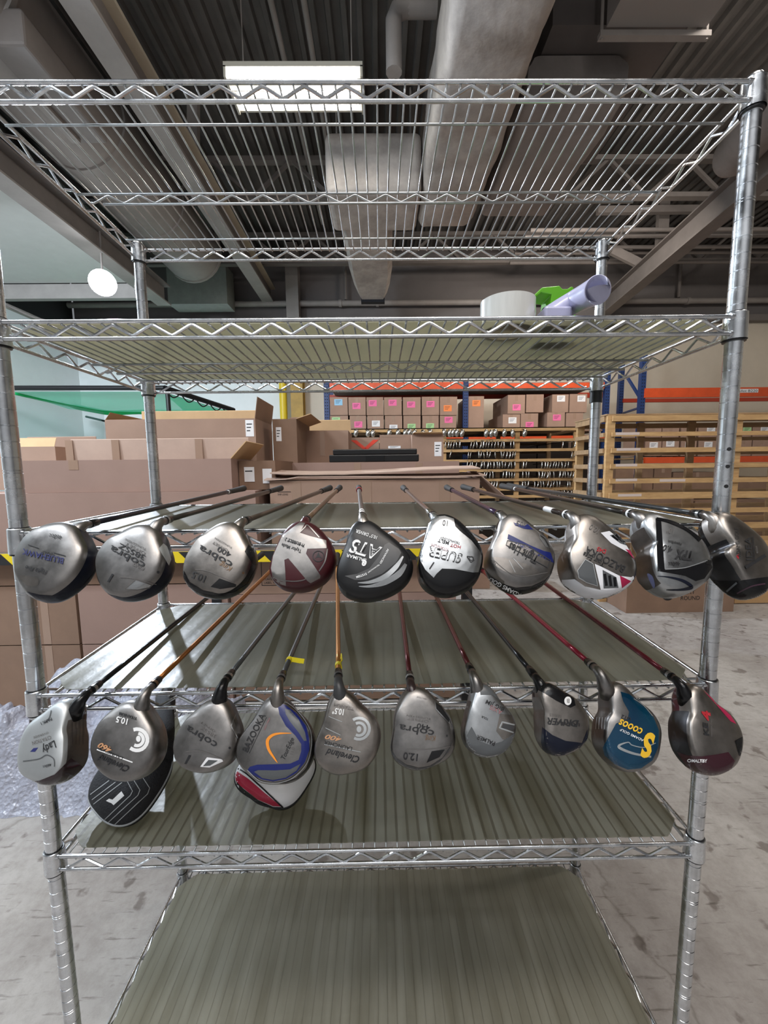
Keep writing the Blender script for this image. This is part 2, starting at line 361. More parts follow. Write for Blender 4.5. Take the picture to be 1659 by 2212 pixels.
# right dark ducts
r = empty('rectangular_duct', (2.3, 3, 4.7), 'dark rectangular duct hanging in the upper right with a trapeze hanger', 'duct')
_a, _b = atZ(1310, 62, 4.62), atZ(1525, 62, 4.62)
MB().box((_a.x-.35, _a.y+.16, 4.80), (_b.x-.03, 4.4, 5.3)).build('duct_body', DKDUCT, r)
MB().box((_a.x, .3, 4.63), (_b.x, _a.y, 5.1)).build('duct_drop', mat('dim_panel', (.26, .24, .23), .7), r)
m = MB(); _y = _a.y+.03; m.bar((_a.x-.04, _y, 4.60), (_b.x+.05, _y, 4.60), .05, .04); m.cyl((_a.x-.02, _y, 4.57), (_a.x-.02, _y, Z_C), .012, n=6); m.cyl((_b.x+.03, _y, 4.57), (_b.x+.03, _y, Z_C), .012, n=6); m.build('trapeze_hanger', PALEST, r)
_a, _b = atZ(1120, 260, 4.42), atZ(1330, 260, 4.42)
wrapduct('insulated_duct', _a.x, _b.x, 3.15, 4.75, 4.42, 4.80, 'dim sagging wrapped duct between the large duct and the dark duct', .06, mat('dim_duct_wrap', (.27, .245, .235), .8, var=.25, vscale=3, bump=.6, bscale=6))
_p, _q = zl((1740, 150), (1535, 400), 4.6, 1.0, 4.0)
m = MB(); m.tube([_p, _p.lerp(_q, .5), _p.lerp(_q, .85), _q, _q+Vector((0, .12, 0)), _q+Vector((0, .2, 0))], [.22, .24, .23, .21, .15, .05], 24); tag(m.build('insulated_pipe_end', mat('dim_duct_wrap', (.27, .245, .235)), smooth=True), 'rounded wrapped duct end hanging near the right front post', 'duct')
# pipes
def pipe(pts, rr, label, ms=GRAYST, name='pipe', n=12, fit=None):
    m = MB(); m.tube(pts, rr, n); o = tag(m.build(name, ms, smooth=.8), label, 'pipe'); return o
zp = at(900, 655, 7.8).z
r = empty('wall_pipe', (0, 7.78, zp), 'long grey horizontal pipe with couplings across the back wall', 'pipe')
m = MB(); m.cyl((X_L, 7.78, zp), (X_R, 7.78, zp), .055, n=14); m.build('pipe_run', PALEST, r, smooth=.8)
for px in (735, 815, 1485):
    a = at(px, 655, 7.78); MB().cyl((a.x-.03, 7.78, zp), (a.x+.03, 7.78, zp), .07, n=14).build('coupling', PALEST, r, smooth=.8)
zb = at(900, 686, 7.8).z
tag(MB().box((X_L, 7.74, zb-.12), (X_R, 7.9, zb+.0)).build('wall_ledge', GRAYST), 'narrow painted ledge below the long wall pipe', 'ledge')
for px, y0, lb in ((459, 568, 'thin vertical pipe dropping to the wall pipe, left of the column'), (745, 560, 'thin vertical pipe just left of the duct outlet'), (1470, 590, 'thin vertical pipe at the far right of the back wall')):
    a = at(px, y0, 7.75); b = at(px, 648, 7.75); pipe([(a.x, 7.76, Z_C-.1), (a.x, 7.76, zp+.06)], .03, lb)
for xa, lb in ((-.92, 'left one of two slim conduits above the tube light'), (-.62, 'right one of two slim conduits above the tube light')):
    pipe([(xa, 1.0, 5.52), (xa, 6.8, 5.52)], .028, lb, PALEST, 'conduit')
pipe([(-1.16, 1.2, 5.35), (-1.16, 2.25, 5.35)], .06, 'short thick pale pipe end hanging at the top of the frame', CREAMST, 'pipe_stub')
pipe([(.20, 3.2, 5.2), (.28, 3.2, 5.2), (.34, 3.2, 5.2), (.55, 3.2, 5.2)], .07, 'pale pipe stub joining the large duct', PALEST)
m = MB(); m.tube([(.18, 3.2, 4.7), (.18, 3.2, 5.1), (.21, 3.2, 5.17), (.30, 3.2, 5.2)], .07, 12); tag(m.build('pipe_elbow', PALEST, smooth=.8), 'grey pipe elbow against the left side of the large duct', 'pipe')
for k, (x0, z0, x1) in enumerate(((-5.2, 3.55, -5.2), (-5.05, 3.45, -5.0))):
    pipe([(x0, 3.2, z0+.1), (x0, 7.2, z0+.1)], .022, ('upper' if k == 0 else 'lower')+' thin conduit in the dark gap above the left wall', PALEST, 'conduit')
pipe([(-5.4, 4.6, 3.75), (-4.9, 5.4, 3.5), (-4.0, 6.3, 3.42), (-2.9, 7.2, 3.6), (-2.0, 7.7, 3.75)], .014, 'slack grey cable hanging across the upper left corner', GRAYST, 'cable', 6)

for i in range(5):
    yy = 7.0-.25*i; zz = 4.95+.04*(i % 2)
    pipe([(2.4, yy, zz), (X_R, yy, zz)], .03, ['dim ceiling pipe nearest the back wall on the right', 'second dim ceiling pipe out from the back wall on the right', 'third dim ceiling pipe out from the back wall on the right', 'fourth dim ceiling pipe out from the back wall on the right', 'dim ceiling pipe farthest from the back wall on the right'][i], GRAYST)


r = empty('roof_bracing', (at(420, 120, 4.6)), 'grey steel roof bracing left of the lit tube light', 'bracing')
m = MB(); m.bar(at(418, 60, 4.6), at(418, 330, 4.6), .12, .08, up=(0, 1, 0)); m.build('vertical_strut', PALEST, r)
m = MB(); m.bar(at(395, 0, 4.2), at(486, 195, 4.7), .16, .06, up=(0, 1, 0)); m.build('diagonal_strut', GRAYST, r)
m = MB(); m.bar(at(330, 92, 4.9), at(412, 92, 4.9), .05, .07); m.build('cross_strut', PALEST, r)
m = MB(); m.bar(at(470, 370, 6.0), at(640, 372, 6.0), .08, .07); m.build('cross_strut', PALEST, r)
m = MB(); m.tube([at(343, 0, 4.3), at(402, 132, 4.6)], .016, 8); m.build('thin_rod', CREAMST, r, smooth=True)
r = empty('roof_bracing', (at(1434, 480, 6.4)), 'dark steel strut and diagonal above the slanting right beam', 'bracing')
m = MB(); m.bar(at(1434, 425, 6.4), at(1426, 575, 6.4), .17, .08, up=(0, 1, 0)); m.build('vertical_strut', GRAYST, r)
m = MB(); m.bar(at(1322, 540, 6.5), at(1402, 580, 6.5), .06, .14); m.build('diagonal_strut', GRAYST, r)
m = MB(); m.bar(at(1290, 455, 6.2), at(1560, 452, 6.2), .08, .10); m.build('cross_strut', GRAYST, r)
p = at(372, 560, 6.4); tag(MB().box((p.x-.55, 7.30, p.z-.35), (p.x+.55, 7.70, p.z+.35)).build('wall_unit', mat('pale_green_gray', (.30, .32, .30), .7, var=.15)), 'pale boxy unit with a ledge high on the back wall, left', 'wall unit')
# fluorescent fixture
FL = at(640, 202, 3.35)
r = empty('tube_light', FL, 'lit fluorescent fixture hanging on chains at top centre', 'ceiling light')
TUBE = mat('lit_tube', (1, 1, 1), .5, emit=(1, .95, .86), estr=38)
HOUS = mat('light_housing', (.42, .40, .34), .5)
a = at(500, 200, 3.35).x; b = at(785, 200, 3.35).x; z0 = at(640, 205, 3.35).z
yn, yf = atZ(640, 160, z0).y, atZ(640, 243, z0).y
m = MB(); m.box((a, yn, z0+.06), (b, yf, z0+.10)); m.box((a, yn, z0-.02), (a+.02, yf, z0+.07)); m.box((b-.02, yn, z0-.02), (b, yf, z0+.07)); m.box((a, yf-.02, z0+.0), (b, yf, z0+.07))
m.build('housing', HOUS, r)
for t in (.14, .52, .84):
    yy = yn+(yf-yn)*t; m = MB(); m.cyl((a+.05, yy, z0+.02), (b-.05, yy, z0+.02), .026 if t < .2 else .019, n=12); m.build('tube', TUBE, r, smooth=.8)
    if t > .2: MB().box((a+.02, yy-.055, z0-.01), (b-.02, yy-.048, z0+.06)).build('reflector_rib', HOUS, r)
for xx in (a+.12, b-.1):
    MB().tube([(xx, (yn+yf)/2, z0+.10), (xx, (yn+yf)/2, Z_C)], .006, 6).build('hanging_chain', PALEST, r)
# work lamp
r = empty('work_lamp', LAMP, 'dazzling white lamp in front of the soffit on the left', 'lamp')
d = (CAMP-LAMP).normalized()
m = MB(); m.cyl(LAMP-d*.10, LAMP+d*.02, .06, .13, n=24); m.build('lamp_shell', GRAYST, r, smooth=.6)
m = MB(); m.cyl(LAMP+d*.02, LAMP+d*.03, .145, .13, n=32); m.cyl(LAMP+d*.03, LAMP+d*.045, .13, .07, n=32); m.build('lamp_lens', mat('lit_lens', (1, 1, 1), .4, emit=(.93, .96, 1), estr=40), r, smooth=.5)
MB().tube([LAMP-d*.05, LAMP-d*.05+Vector((0, .02, .6))], .012, 8).build('lamp_stem', GRAYST, r)

# ------------------------------------------------------------------ wire shelving rack
HX, DY = .5905, .419
SH = [1.873, 1.5347, 1.2002, .9167, .6088, .1012]
DZ = [-.0125, -.003, .0046, .0117, 0, 0]
rack = empty('wire_shelving_rack', (0, .21, 0), 'six tier chrome wire shelving rack holding the golf clubs', 'shelving rack')
def post(x, y, ztop):
    m = MB(); n = 28; prof = [(0.055, .0127)]; z = .08; k = 0
    while z < ztop-.03:
        gs = (0, .0042) if k % 8 == 0 else (0,)
        for g in gs:
            zz = z+g; prof += [(zz-.0009, .0127), (zz-.0004, .0118), (zz+.0004, .0118), (zz+.0009, .0127)]
        z += .0254; k += 1
    prof += [(ztop-.004, .0127), (ztop, .0105), (ztop+.001, .0)]
    vs = []
    for zz, rr in prof:
        for i in range(n): a = 2*pi*i/n; vs.append((x+rr*math.cos(a), y+rr*math.sin(a), zz))
    fs = [(j*n+i, j*n+(i+1) % n, (j+1)*n+(i+1) % n, (j+1)*n+i) for j in range(len(prof)-1) for i in range(n)]
    m.add(vs, fs); p = m.build('post', CHROME, rack, smooth=.7)
    m = MB(); m.cyl((x, y, .05), (x, y, .0), .012, .012, 12); m.cyl((x, y, .012), (x, y, 0), .02, .024, 16); m.build('foot', CHROME, p, smooth=.5)
    return p
posts = {}
for sx in (-1, 1):
    for yi in (0, 1):
        posts[(sx, yi)] = post(sx*HX, yi*DY, SH[0]+(DZ[0] if yi else 0)+.014)
# black marks and sleeve on posts
m = MB(); z = at(1288, 857, DY).z; m.cyl((HX, DY, z-.016), (HX, DY, z+.016), .0155, .0148, 20); m.build('black_sleeve', BLACKP, posts[(1, 1)], smooth=.5)
p_ = at(52, 1610-30, 0); 
m = MB(); m.cyl((-HX, 0, at(75, 1560, 0).z), (-HX, 0, at(80, 1548, 0).z), .0140, .0140, 20); m.cyl((-HX, 0, at(80, 1590, 0).z), (-HX, 0, at(80, 1556, 0).z), .0138, n=20); m.build('dark_tape_band', mat('maroon_tape', (.04, .018, .018), .5), posts[(-1, 0)], smooth=.5)
m = MB()
for px, py in ((1552, 971), (1548, 1008), (1543, 1050)):
    pz = at(px, py, 0).z; a = -1.9
    m.cyl((HX+.0126*math.cos(a), .0126*math.sin(a), pz), (HX+.0131*math.cos(a), .0131*math.sin(a), pz), .0032, n=8)
m.build('ink_spot', INK, posts[(1, 0)])

def zig(m, p, q, z0, z1, per, rr, start=0.):
    """zigzag wire between two points of a vertical plane, rounded peaks"""
    p = Vector(p); q = Vector(q); L = (q-p).length; d = (q-p)/L; pts = []; t = start; up = False; pk = []
    while t <= L: pk.append((t, z1 if up else z0)); up = not up; t += per/2
    for i, (t, z) in enumerate(pk):
        s = 1 if z == z1 else -1
        e = per*.07; h = abs(z1-z0)*.10
        pts.append(p+d*max(0, t-e)+Vector((0, 0, z-s*h-p.z+p.z)) if False else Vector(((p+d*(t-e)).x, (p+d*(t-e)).y, z-s*h)))
        pts.append(Vector(((p+d*t).x, (p+d*t).y, z)))
        pts.append(Vector(((p+d*(t+e)).x, (p+d*(t+e)).y, z-s*h)))
    m.tube(pts, rr, 6)
def shelf(k):
    z = SH[k]; dz = DZ[k]; zb = z+dz; TH = .026
    m = MB(); x = -HX+.0245
    while x < HX-.02:     # cross wires
        m.tube([(x, -.009, z-.0048), (x, DY+.008, zb-.0048)], .0016, 6); x += .0208
    sh = m.build('wire_shelf', WIRE, rack, smooth=True)
    def ln(y, lo=0): f = y/DY; return z+dz*f-lo
    # front and back rail
    for nm, y in (('front_rail', -.008), ('back_rail', DY+.008)):
        m = MB(); zz = ln(max(0, min(DY, y)))
        m.tube([(-HX+.010, y, zz), (HX-.010, y, zz)], .0034, 8); m.tube([(-HX+.010, y, zz-TH), (HX-.010, y, zz-TH)], .0032, 8)
        zig(m, (-HX+.022, y, 0), (HX-.022, y, 0), zz-TH+.004, zz-.006, .0624, .0024, .008)
        for xx in (-HX+.012, HX-.012):
            for l in (0, TH): m.cyl((xx-.004, y, zz-l), (xx+.004, y, zz-l), .0048, n=8)
        m.build(nm, CHROME, sh, smooth=.9)
    for nm, x in (('side_rail', -HX-.004), ('side_rail', HX+.004)):
        m = MB()
        m.tube([(x, .012, ln(0)), (x, DY-.012, ln(DY))], .0034, 8); m.tube([(x, .012, ln(0)-TH), (x, DY-.012, ln(DY)-TH)], .0032, 8)
        L = DY-.04; pts = []; t = .02; up = True
        while t < DY-.015:
            pts += [(x, t-.004, ln(t)-(.0075 if up else TH-.0045-.0)), (x, t, ln(t)-(.006 if up else TH-.003)), (x, t+.004, ln(t)-(.0075 if up else TH-.0045))]; up = not up; t += .0312
        m.tube(pts, .0024, 6); m.build(nm, CHROME, sh, smooth=.9)
    # supports under the cross wires
    m = MB()
    for y in (.054, .368): m.tube([(-HX, y, ln(y, .0082)), (HX, y, ln(y, .0082))], .0022, 6)
    m.build('support_wire', WIRE, sh, smooth=True)
    m = MB(); y = .213; m.tube([(-HX+.0, y, ln(y, .0085)), (HX-.0, y, ln(y, .0085))], .0026, 6); m.tube([(-HX+.05, y, ln(y, .0275)), (HX-.05, y, ln(y, .0275))], .0026, 6)
    zig(m, (-HX+.03, y, 0), (HX-.03, y, 0), ln(y, .0255), ln(y, .0115), .0624, .0021, .0); m.build('centre_truss', WIRE, sh, smooth=True)
    for sx in (-1, 1):
        for yi in (0, 1):
            cx_, cy_, cz_ = sx*HX, yi*DY, z+dz*yi
            m = MB(); m.tube([(cx_, cy_, cz_-.034), (cx_, cy_, cz_+.007), (cx_, cy_, cz_+.008), (cx_, cy_, cz_+.007), (cx_, cy_, cz_+.0)], [.0172, .0160, .0150, .0135, .0135], 24, False); m.build('corner_collar', CHROME, sh, smooth=.6)
            m = MB(); m.tube([(cx_, cy_, cz_-.037), (cx_, cy_, cz_-.0335), (cx_, cy_, cz_-.033), (cx_, cy_, cz_+.006), (cx_, cy_, cz_+.0095)], [.0158, .0158, .0142, .0142, .0136], 20); m.build('taper_clip', BLACKP, sh, smooth=.5)
    return sh
for k in range(6): shelf(k)
lab = ['', 'translucent sheet on the second tier, under the tape roll', 'grey plastic sheet under the upper row of clubs', 'grey plastic sheet under the lower row of clubs',
       'ridged grey sheet under the two head covers', 'olive grey sheet on the bottom tier']
for k in range(1, 6):
    z = SH[k]; x0, x1, y0, y1, c = -HX+.007, HX-.007, .006, DY-.004, .036
    m = MB(); n = 90; X = np.linspace(x0, x1, n)
    amp = .0012 if k >= 3 else .0005
    top = []; P = []
    for i, x in enumerate(X):
        e = min(x-x0, x1-x); cc = max(0, c-e)
        w = amp*math.cos(2*pi*(x+HX-.0245)/.0208) if amp > .001 else 0
        for j in range(7):
            y = (y0+cc)+((y1-cc)-(y0+cc))*j/6; zz = z+DZ[k]*y/DY+.0010+amp+w*.5+.0005*math.sin(9*x+7*y)
            P.append((x, y, zz)); top.append((x, y, zz-.0010))
    N = len(P); fs = []
    for i in range(n-1):
        for j in range(6):
            a, b, c_, d_ = i*7+j, (i+1)*7+j, (i+1)*7+j+1, i*7+j+1
            fs += [(a, b, c_, d_), (N+d_, N+c_, N+b, N+a)]
    m.add(P+top, fs); tag(m.build('shelf_liner', liner_mat(k), smooth=True), lab[k], 'shelf liner', 'plastic liners on the wire shelves')

# ------------------------------------------------------------------ golf clubs
def metal(name, col, rough=.34, dark=.45, bump=.015):
    return mat(name, col, rough, 1., var=dark, vscale=14, rvar=.10, bump=bump, bscale=90)
SILV = metal('brushed_silver', (.31, .295, .285), .38)
SILVW = metal('warm_worn_silver', (.34, .31, .285), .36)
SILVB = metal('bright_silver', (.48, .49, .50), .34, .3)
SATIN = mat('satin_pale_silver', (.50, .52, .53), .45, .75, var=.15, vscale=10)
FACEM = mat('face_steel', (.27, .245, .225), .42, 1., var=.45, vscale=10, stretch=(6, 1, 1))
FACED = mat('face_dark_steel', (.10, .10, .105), .38, 1., var=.3, vscale=10)
NAVY = mat('crown_navy', (.006, .008, .018), .30, spec=.3)
BLK = mat('gloss_black', (.007, .007, .008), .24, spec=.35)
BLKM = mat('satin_black', (.011, .011, .012), .36, spec=.35)
RED = mat('maroon_paint', (.06, .008, .012), .32, spec=.4, var=.3)
WHT = mat('white_paint', (.74, .74, .77), .3, coat=.4)
GRYP = mat('grey_paint', (.085, .09, .095), .35)
GRYD = mat('dark_grey_paint', (.045, .045, .047), .4)
TEAL = mat('teal_blue_paint', (.006, .085, .15), .18, .55, coat=.7, var=.5, vscale=6, col2=(.003, .03, .09))
BLU = mat('royal_blue_paint', (.006, .013, .12), .35)
ORG_P = mat('orange_paint', (.85, .28, .02), .4)
YEL = mat('yellow_paint', (.80, .48, .03), .4)
REDP = mat('red_paint', (.42, .02, .03), .4)
MAG = mat('magenta_red', (.34, .012, .06), .35)
BLUI = mat('navy_ink', (.02, .025, .13), .5)
WHI = mat('white_ink', (.82, .82, .82), .5)
GRI = mat('grey_ink', (.12, .11, .105), .5)
BRZ = mat('worn_bronze', (.24, .15, .09), .45, .8)
PINK = mat('faded_red_ink', (.35, .16, .17), .5)
ORI = mat('faded_orange_ink', (.55, .28, .14), .5)

def Z(ox, oy, s): return lambda *p: [(ox+a/s, oy+b/s) for a, b in p]
A = Z(0, 1080, 2.9625); B_ = Z(560, 1080, 3.318); C_ = Z(1040, 1080, 2.680); D_ = Z(0, 1440, 2.9625)
E_ = Z(480, 1440, 4.366); F_ = Z(820, 1400, 3.95); G_ = Z(1140, 1400, 3.197)

def spline(pts, sub=8, closed=True):
    P = np.array(pts, float); n = len(P); out = []
    for i in range(n if closed else n-1):
        p0, p1, p2, p3 = (P[(i-1) % n] if closed or i > 0 else P[i]), P[i], P[(i+1) % n], (P[(i+2) % n] if closed or i+2 < n else P[(i+1) % n])
        for k in range(sub):
            t = k/sub
            out.append(.5*((2*p1)+(-p0+p2)*t+(2*p0-5*p1+4*p2-p3)*t*t+(-p0+3*p1-3*p2+p3)*t**3))
    if not closed: out.append(P[-1])
    return np.array(out)
def polar(poly, c, K):
    """radius of closed polyline about c at K pixel angles"""
    th = np.linspace(0, 2*pi, K, endpoint=False); out = np.zeros(K)
    a = poly-c; b = np.roll(a, -1, 0)
    for i, t in enumerate(th):
        d = np.array([math.cos(t), math.sin(t)]); best = 0
        e = b-a; den = d[0]*e[:, 1]-d[1]*e[:, 0]
        with np.errstate(all='ignore'):
            s = (a[:, 0]*e[:, 1]-a[:, 1]*e[:, 0])/den; u = (a[:, 0]*d[1]-a[:, 1]*d[0])/den
        ok = (np.abs(den) > 1e-9) & (u >= -1e-6) & (u <= 1+1e-6) & (s > 0)
        out[i] = s[ok].max() if ok.any() else 0
    return th, out
FV = np.array(FWD); RV = np.array(RIGHT); UV = np.array(UP); CP = np.array(CAMP)
def pixn(P):
    q = P-CP; d = q@FV; return np.stack([CX+F*(q@RV)/d, CY-F*(q@UV)/d], 1)
LAY = [(.0250, .0), (.0249, .22), (.0244, .45), (.0235, .64), (.0220, .78), (.0196, .88), (.0162, .94), (.0115, .975), (.0050, .995), (-.0030, 1.0), (-.0110, .995), (-.0180, .965), (-.0240, .89), (-.0290, .76), (-.0325, .58), (-.0350, .36), (-.0360, .18), (-.0362, 0)]
class Head:
    def __init__(s, outline, Yc, thick=1.0, yaw=0., face=-1, nrm=(0, -.85, .53), lay=LAY, kf=.75, K=72):
        poly = spline(outline); c = poly.mean(0); s.c = c
        n = Vector(nrm).normalized(); Rz = Matrix.Rotation(yaw, 3, 'Z'); n = Rz @ n
        u = (Rz @ Vector((1, 0, 0))); v = n.cross(u)
        s.n, s.u, s.v = n, u, v
        O = at(c[0], c[1], Yc); s.O = O; s.K = K
        un, vn, nn, On = map(np.array, (u, v, n, O))
        th = np.linspace(0, 2*pi, K, endpoint=False); E = np.full(K, .055)
        ph, tr = polar(poly, c, 180)
        lw = np.array([l[0] for l in lay])*thick; ls = np.array([l[1] for l in lay])
        g = np.clip((face*np.cos(th)-.35)/.5, 0, 1); g = g*g*(3-2*g)
        def verts(E):
            L = []
            for w, q in zip(lw, ls):
                qq = q+(1-q)*g*kf*(1 if abs(w) < .0345*thick and q > .55 else 0) if q < .99 else np.full(K, q)
                r = E*qq
                L.append(On+np.outer(r*np.cos(th), un)+np.outer(r*np.sin(th), vn)+w*nn)
            return np.array(L)
        for it in range(9):
            V = verts(E); px = pixn(V.reshape(-1, 3))-c
            a = np.mod(np.arctan2(px[:, 1], px[:, 0]), 2*pi); r = np.hypot(px[:, 0], px[:, 1])
            bi = (a/(2*pi)*90).astype(int) % 90; mx = np.zeros(90); np.maximum.at(mx, bi, r)
            ep = pixn(On+np.outer(E*np.cos(th), un)+np.outer(E*np.sin(th), vn))-c
            ea = np.mod(np.arctan2(ep[:, 1], ep[:, 0]), 2*pi)
            m2 = np.interp(ea, (np.arange(90)+.5)/90*2*pi, mx, period=2*pi); t2 = np.interp(ea, ph, tr, period=2*pi)
            ratio = np.clip(t2/np.maximum(m2, 1), .85, 1.18); E = np.clip(E*ratio**.7, .022, .085)
            Fq = np.fft.rfft(E); Fq[8:] = 0; Fq[6:8] *= .6; E = np.fft.irfft(Fq, K)
        s.V = verts(E); s.E = E; s.th = th; s.lw = lw
        P = s.V.reshape(-1, 3); Fc = []
        L = len(lay)
        for j in range(L-1):
            for k in range(K): Fc.append((j*K+k, (j+1)*K+k, (j+1)*K+(k+1) % K, j*K+(k+1) % K))
        s.P = P; s.F = Fc; s.face = face
        s.bvh = BVHTree.FromPolygons([tuple(p) for p in P], Fc)
    def build(s, root, body, crown, facem, wc=-.006, names=('head_body', 'crown', 'face'), facew=True):
        K = s.K; reg = {0: [], 1: [], 2: []}
        for j in range(len(s.lw)-1):
            w = (s.lw[j]+s.lw[j+1])/2
            for k in range(K):
                t = s.th[k]; f = Fidx = s.F[j*K+k]
                if facew and s.face*math.cos(t) > .62 and -.030 < w < .0165: reg[2].append(f)
                elif w < wc+.003: reg[1].append(f)
                else: reg[0].append(f)
        out = []
        for i, (nm, mt) in enumerate(zip(names, (body, crown, facem))):
            if not reg[i]: out.append(None); continue
            used = sorted({a for f in reg[i] for a in f}); mp = {a: q for q, a in enumerate(used)}
            m = MB(); m.add([s.P[a] for a in used], [tuple(mp[a] for a in f) for f in reg[i]])
            o = m.build(nm, mt, root, smooth=True); bmm = bmesh.new(); bmm.from_mesh(o.data); bmesh.ops.remove_doubles(bmm, verts=bmm.verts, dist=1e-6); bmm.to_mesh(o.data); bmm.free()
            for p in o.data.polygons: p.use_smooth = True
            out.append(o)
        return out
    def hit(s, px, py, off):
        d = ray(px, py).normalized(); loc, nr, i, dist = s.bvh.ray_cast(CAMP, d)
        if loc is None: return None
        if nr.dot(d) > 0: nr = -nr
        return loc+nr*off
    def wrap(s, pts2, faces, off):
        vs = [s.hit(p[0], p[1], off) for p in pts2]; idx = {}; V = []; Fs = []
        for f in faces:
            if any(vs[a] is None for a in f): continue
            for a in f:
                if a not in idx: idx[a] = len(V); V.append(vs[a])
            Fs.append(tuple(idx[a] for a in f))
        return V, Fs
def fill2(poly, maxe=5.):
    bm = bmesh.new(); vs = [bm.verts.new((p[0], p[1], 0)) for p in poly]
    es = [bm.edges.new((vs[i], vs[(i+1) % len(vs)])) for i in range(len(vs))]
    bmesh.ops.triangle_fill(bm, use_beauty=True, edges=es)
    for it in range(5):
        le = [e for e in bm.edges if e.calc_length() > maxe]
        if not le: break
        bmesh.ops.subdivide_edges(bm, edges=le, cuts=1); bmesh.ops.triangulate(bm, faces=bm.faces[:])
    bm.verts.ensure_lookup_table(); bm.verts.index_update()
    P = [(v.co.x, v.co.y) for v in bm.verts]; Fs = [tuple(v.index for v in f.verts) for f in bm.faces]; bm.free(); return P, Fs
def stroke2(pts, w, closed=False, step=4.):
    P = np.array(pts, float)
    if closed: P = np.vstack([P, P[:1]])
    Q = [P[0]]
    for a, b in zip(P[:-1], P[1:]):
        k = max(1, int(np.hypot(*(b-a))/step)); Q += [a+(b-a)*(i+1)/k for i in range(k)]
    Q = np.array(Q); T = np.gradient(Q, axis=0); T /= np.maximum(np.hypot(T[:, 0], T[:, 1])[:, None], 1e-9)
    N = np.stack([-T[:, 1], T[:, 0]], 1)
    ww = np.full(len(Q), w) if np.isscalar(w) else np.interp(np.linspace(0, 1, len(Q)), np.linspace(0, 1, len(w)), w)
    A_ = Q+N*ww[:, None]/2; B2 = Q-N*ww[:, None]/2; n = len(Q)
    return [tuple(p) for p in A_]+[tuple(p) for p in B2], [(i, i+1, n+i+1, n+i) for i in range(n-1)]
_tc = {}
def text2(body, a, b, hh=1.0, shear=0., bold=0.):
    key = (body, bold, shear)
    if key not in _tc:
        cu = bpy.data.curves.new('txt', 'FONT'); cu.body = body; cu.size = 1; cu.resolution_u = 3; cu.offset = bold; cu.shear = shear
        ob = bpy.data.objects.new('txt', cu); COL.objects.link(ob); dg = bpy.context.evaluated_depsgraph_get()
        me = bpy.data.meshes.new_from_object(ob.evaluated_get(dg)); bm = bmesh.new(); bm.from_mesh(me)
        bmesh.ops.remove_doubles(bm, verts=bm.verts, dist=1e-4)
        V = np.array([v.co[:2] for v in bm.verts]); bm.verts.index_update(); Fs = [tuple(v.index for v in f.verts) for f in bm.faces]
        bm.free(); bpy.data.objects.remove(ob); bpy.data.meshes.remove(me); bpy.data.curves.remove(cu); _tc[key] = (V, Fs)
    V, Fs = _tc[key]
    if not len(V): return [], []
    a = np.array(a, float); b = np.array(b, float); x0, x1 = V[:, 0].min(), V[:, 0].max(); d = (b-a)/(x1-x0)
    up = np.array([d[1], -d[0]])*hh   # image y is down: up is d turned towards smaller y
    P = a+np.outer(V[:, 0]-x0, d)+np.outer(V[:, 1], up)
    return [tuple(p) for p in P], Fs
def decals(head, root, items, par=None):
    """items: (name, material, kind, data...) gathered into one mesh per (name, material)"""
    acc = {}
    for it in items:
        nm, mt, kind = it[:3]
        lvl = .00035
        if kind == 'P': P, Fs = fill2(it[3]); lvl = it[4] if len(it) > 4 else .0003
        elif kind == 'PS': P, Fs = fill2(spline(it[3], 5)); lvl = it[4] if len(it) > 4 else .0003
        elif kind == 'S': P, Fs = stroke2(spline(it[3], 6, False), it[4]); lvl = .0008
        elif kind == 'L': P, Fs = stroke2(it[3], it[4], len(it) > 5 and it[5]); lvl = .0008
        else: P, Fs = text2(it[3], it[4], it[5], *(it[6:])); lvl = .0010
        V, Fs = head.wrap(P, Fs, lvl)
        if not Fs: continue
        acc.setdefault((nm, mt.name, 0 if nm in ('score_line', 'stitching', 'scratch') else len(acc)), (MB(), mt))[0].add(V, Fs)
    for (nm, _, _k), (m, mt) in acc.items():
        m.build(nm, mt, par or root, smooth=True)
def arc(cx, cy, rx, ry, a0, a1, rot=0, n=14):
    c, s = math.cos(rot), math.sin(rot); o = []
    for i in range(n+1):
        a = math.radians(a0+(a1-a0)*i/n); x, y = rx*math.cos(a), ry*math.sin(a); o.append((cx+c*x-s*y, cy+s*x+c*y))
    return o

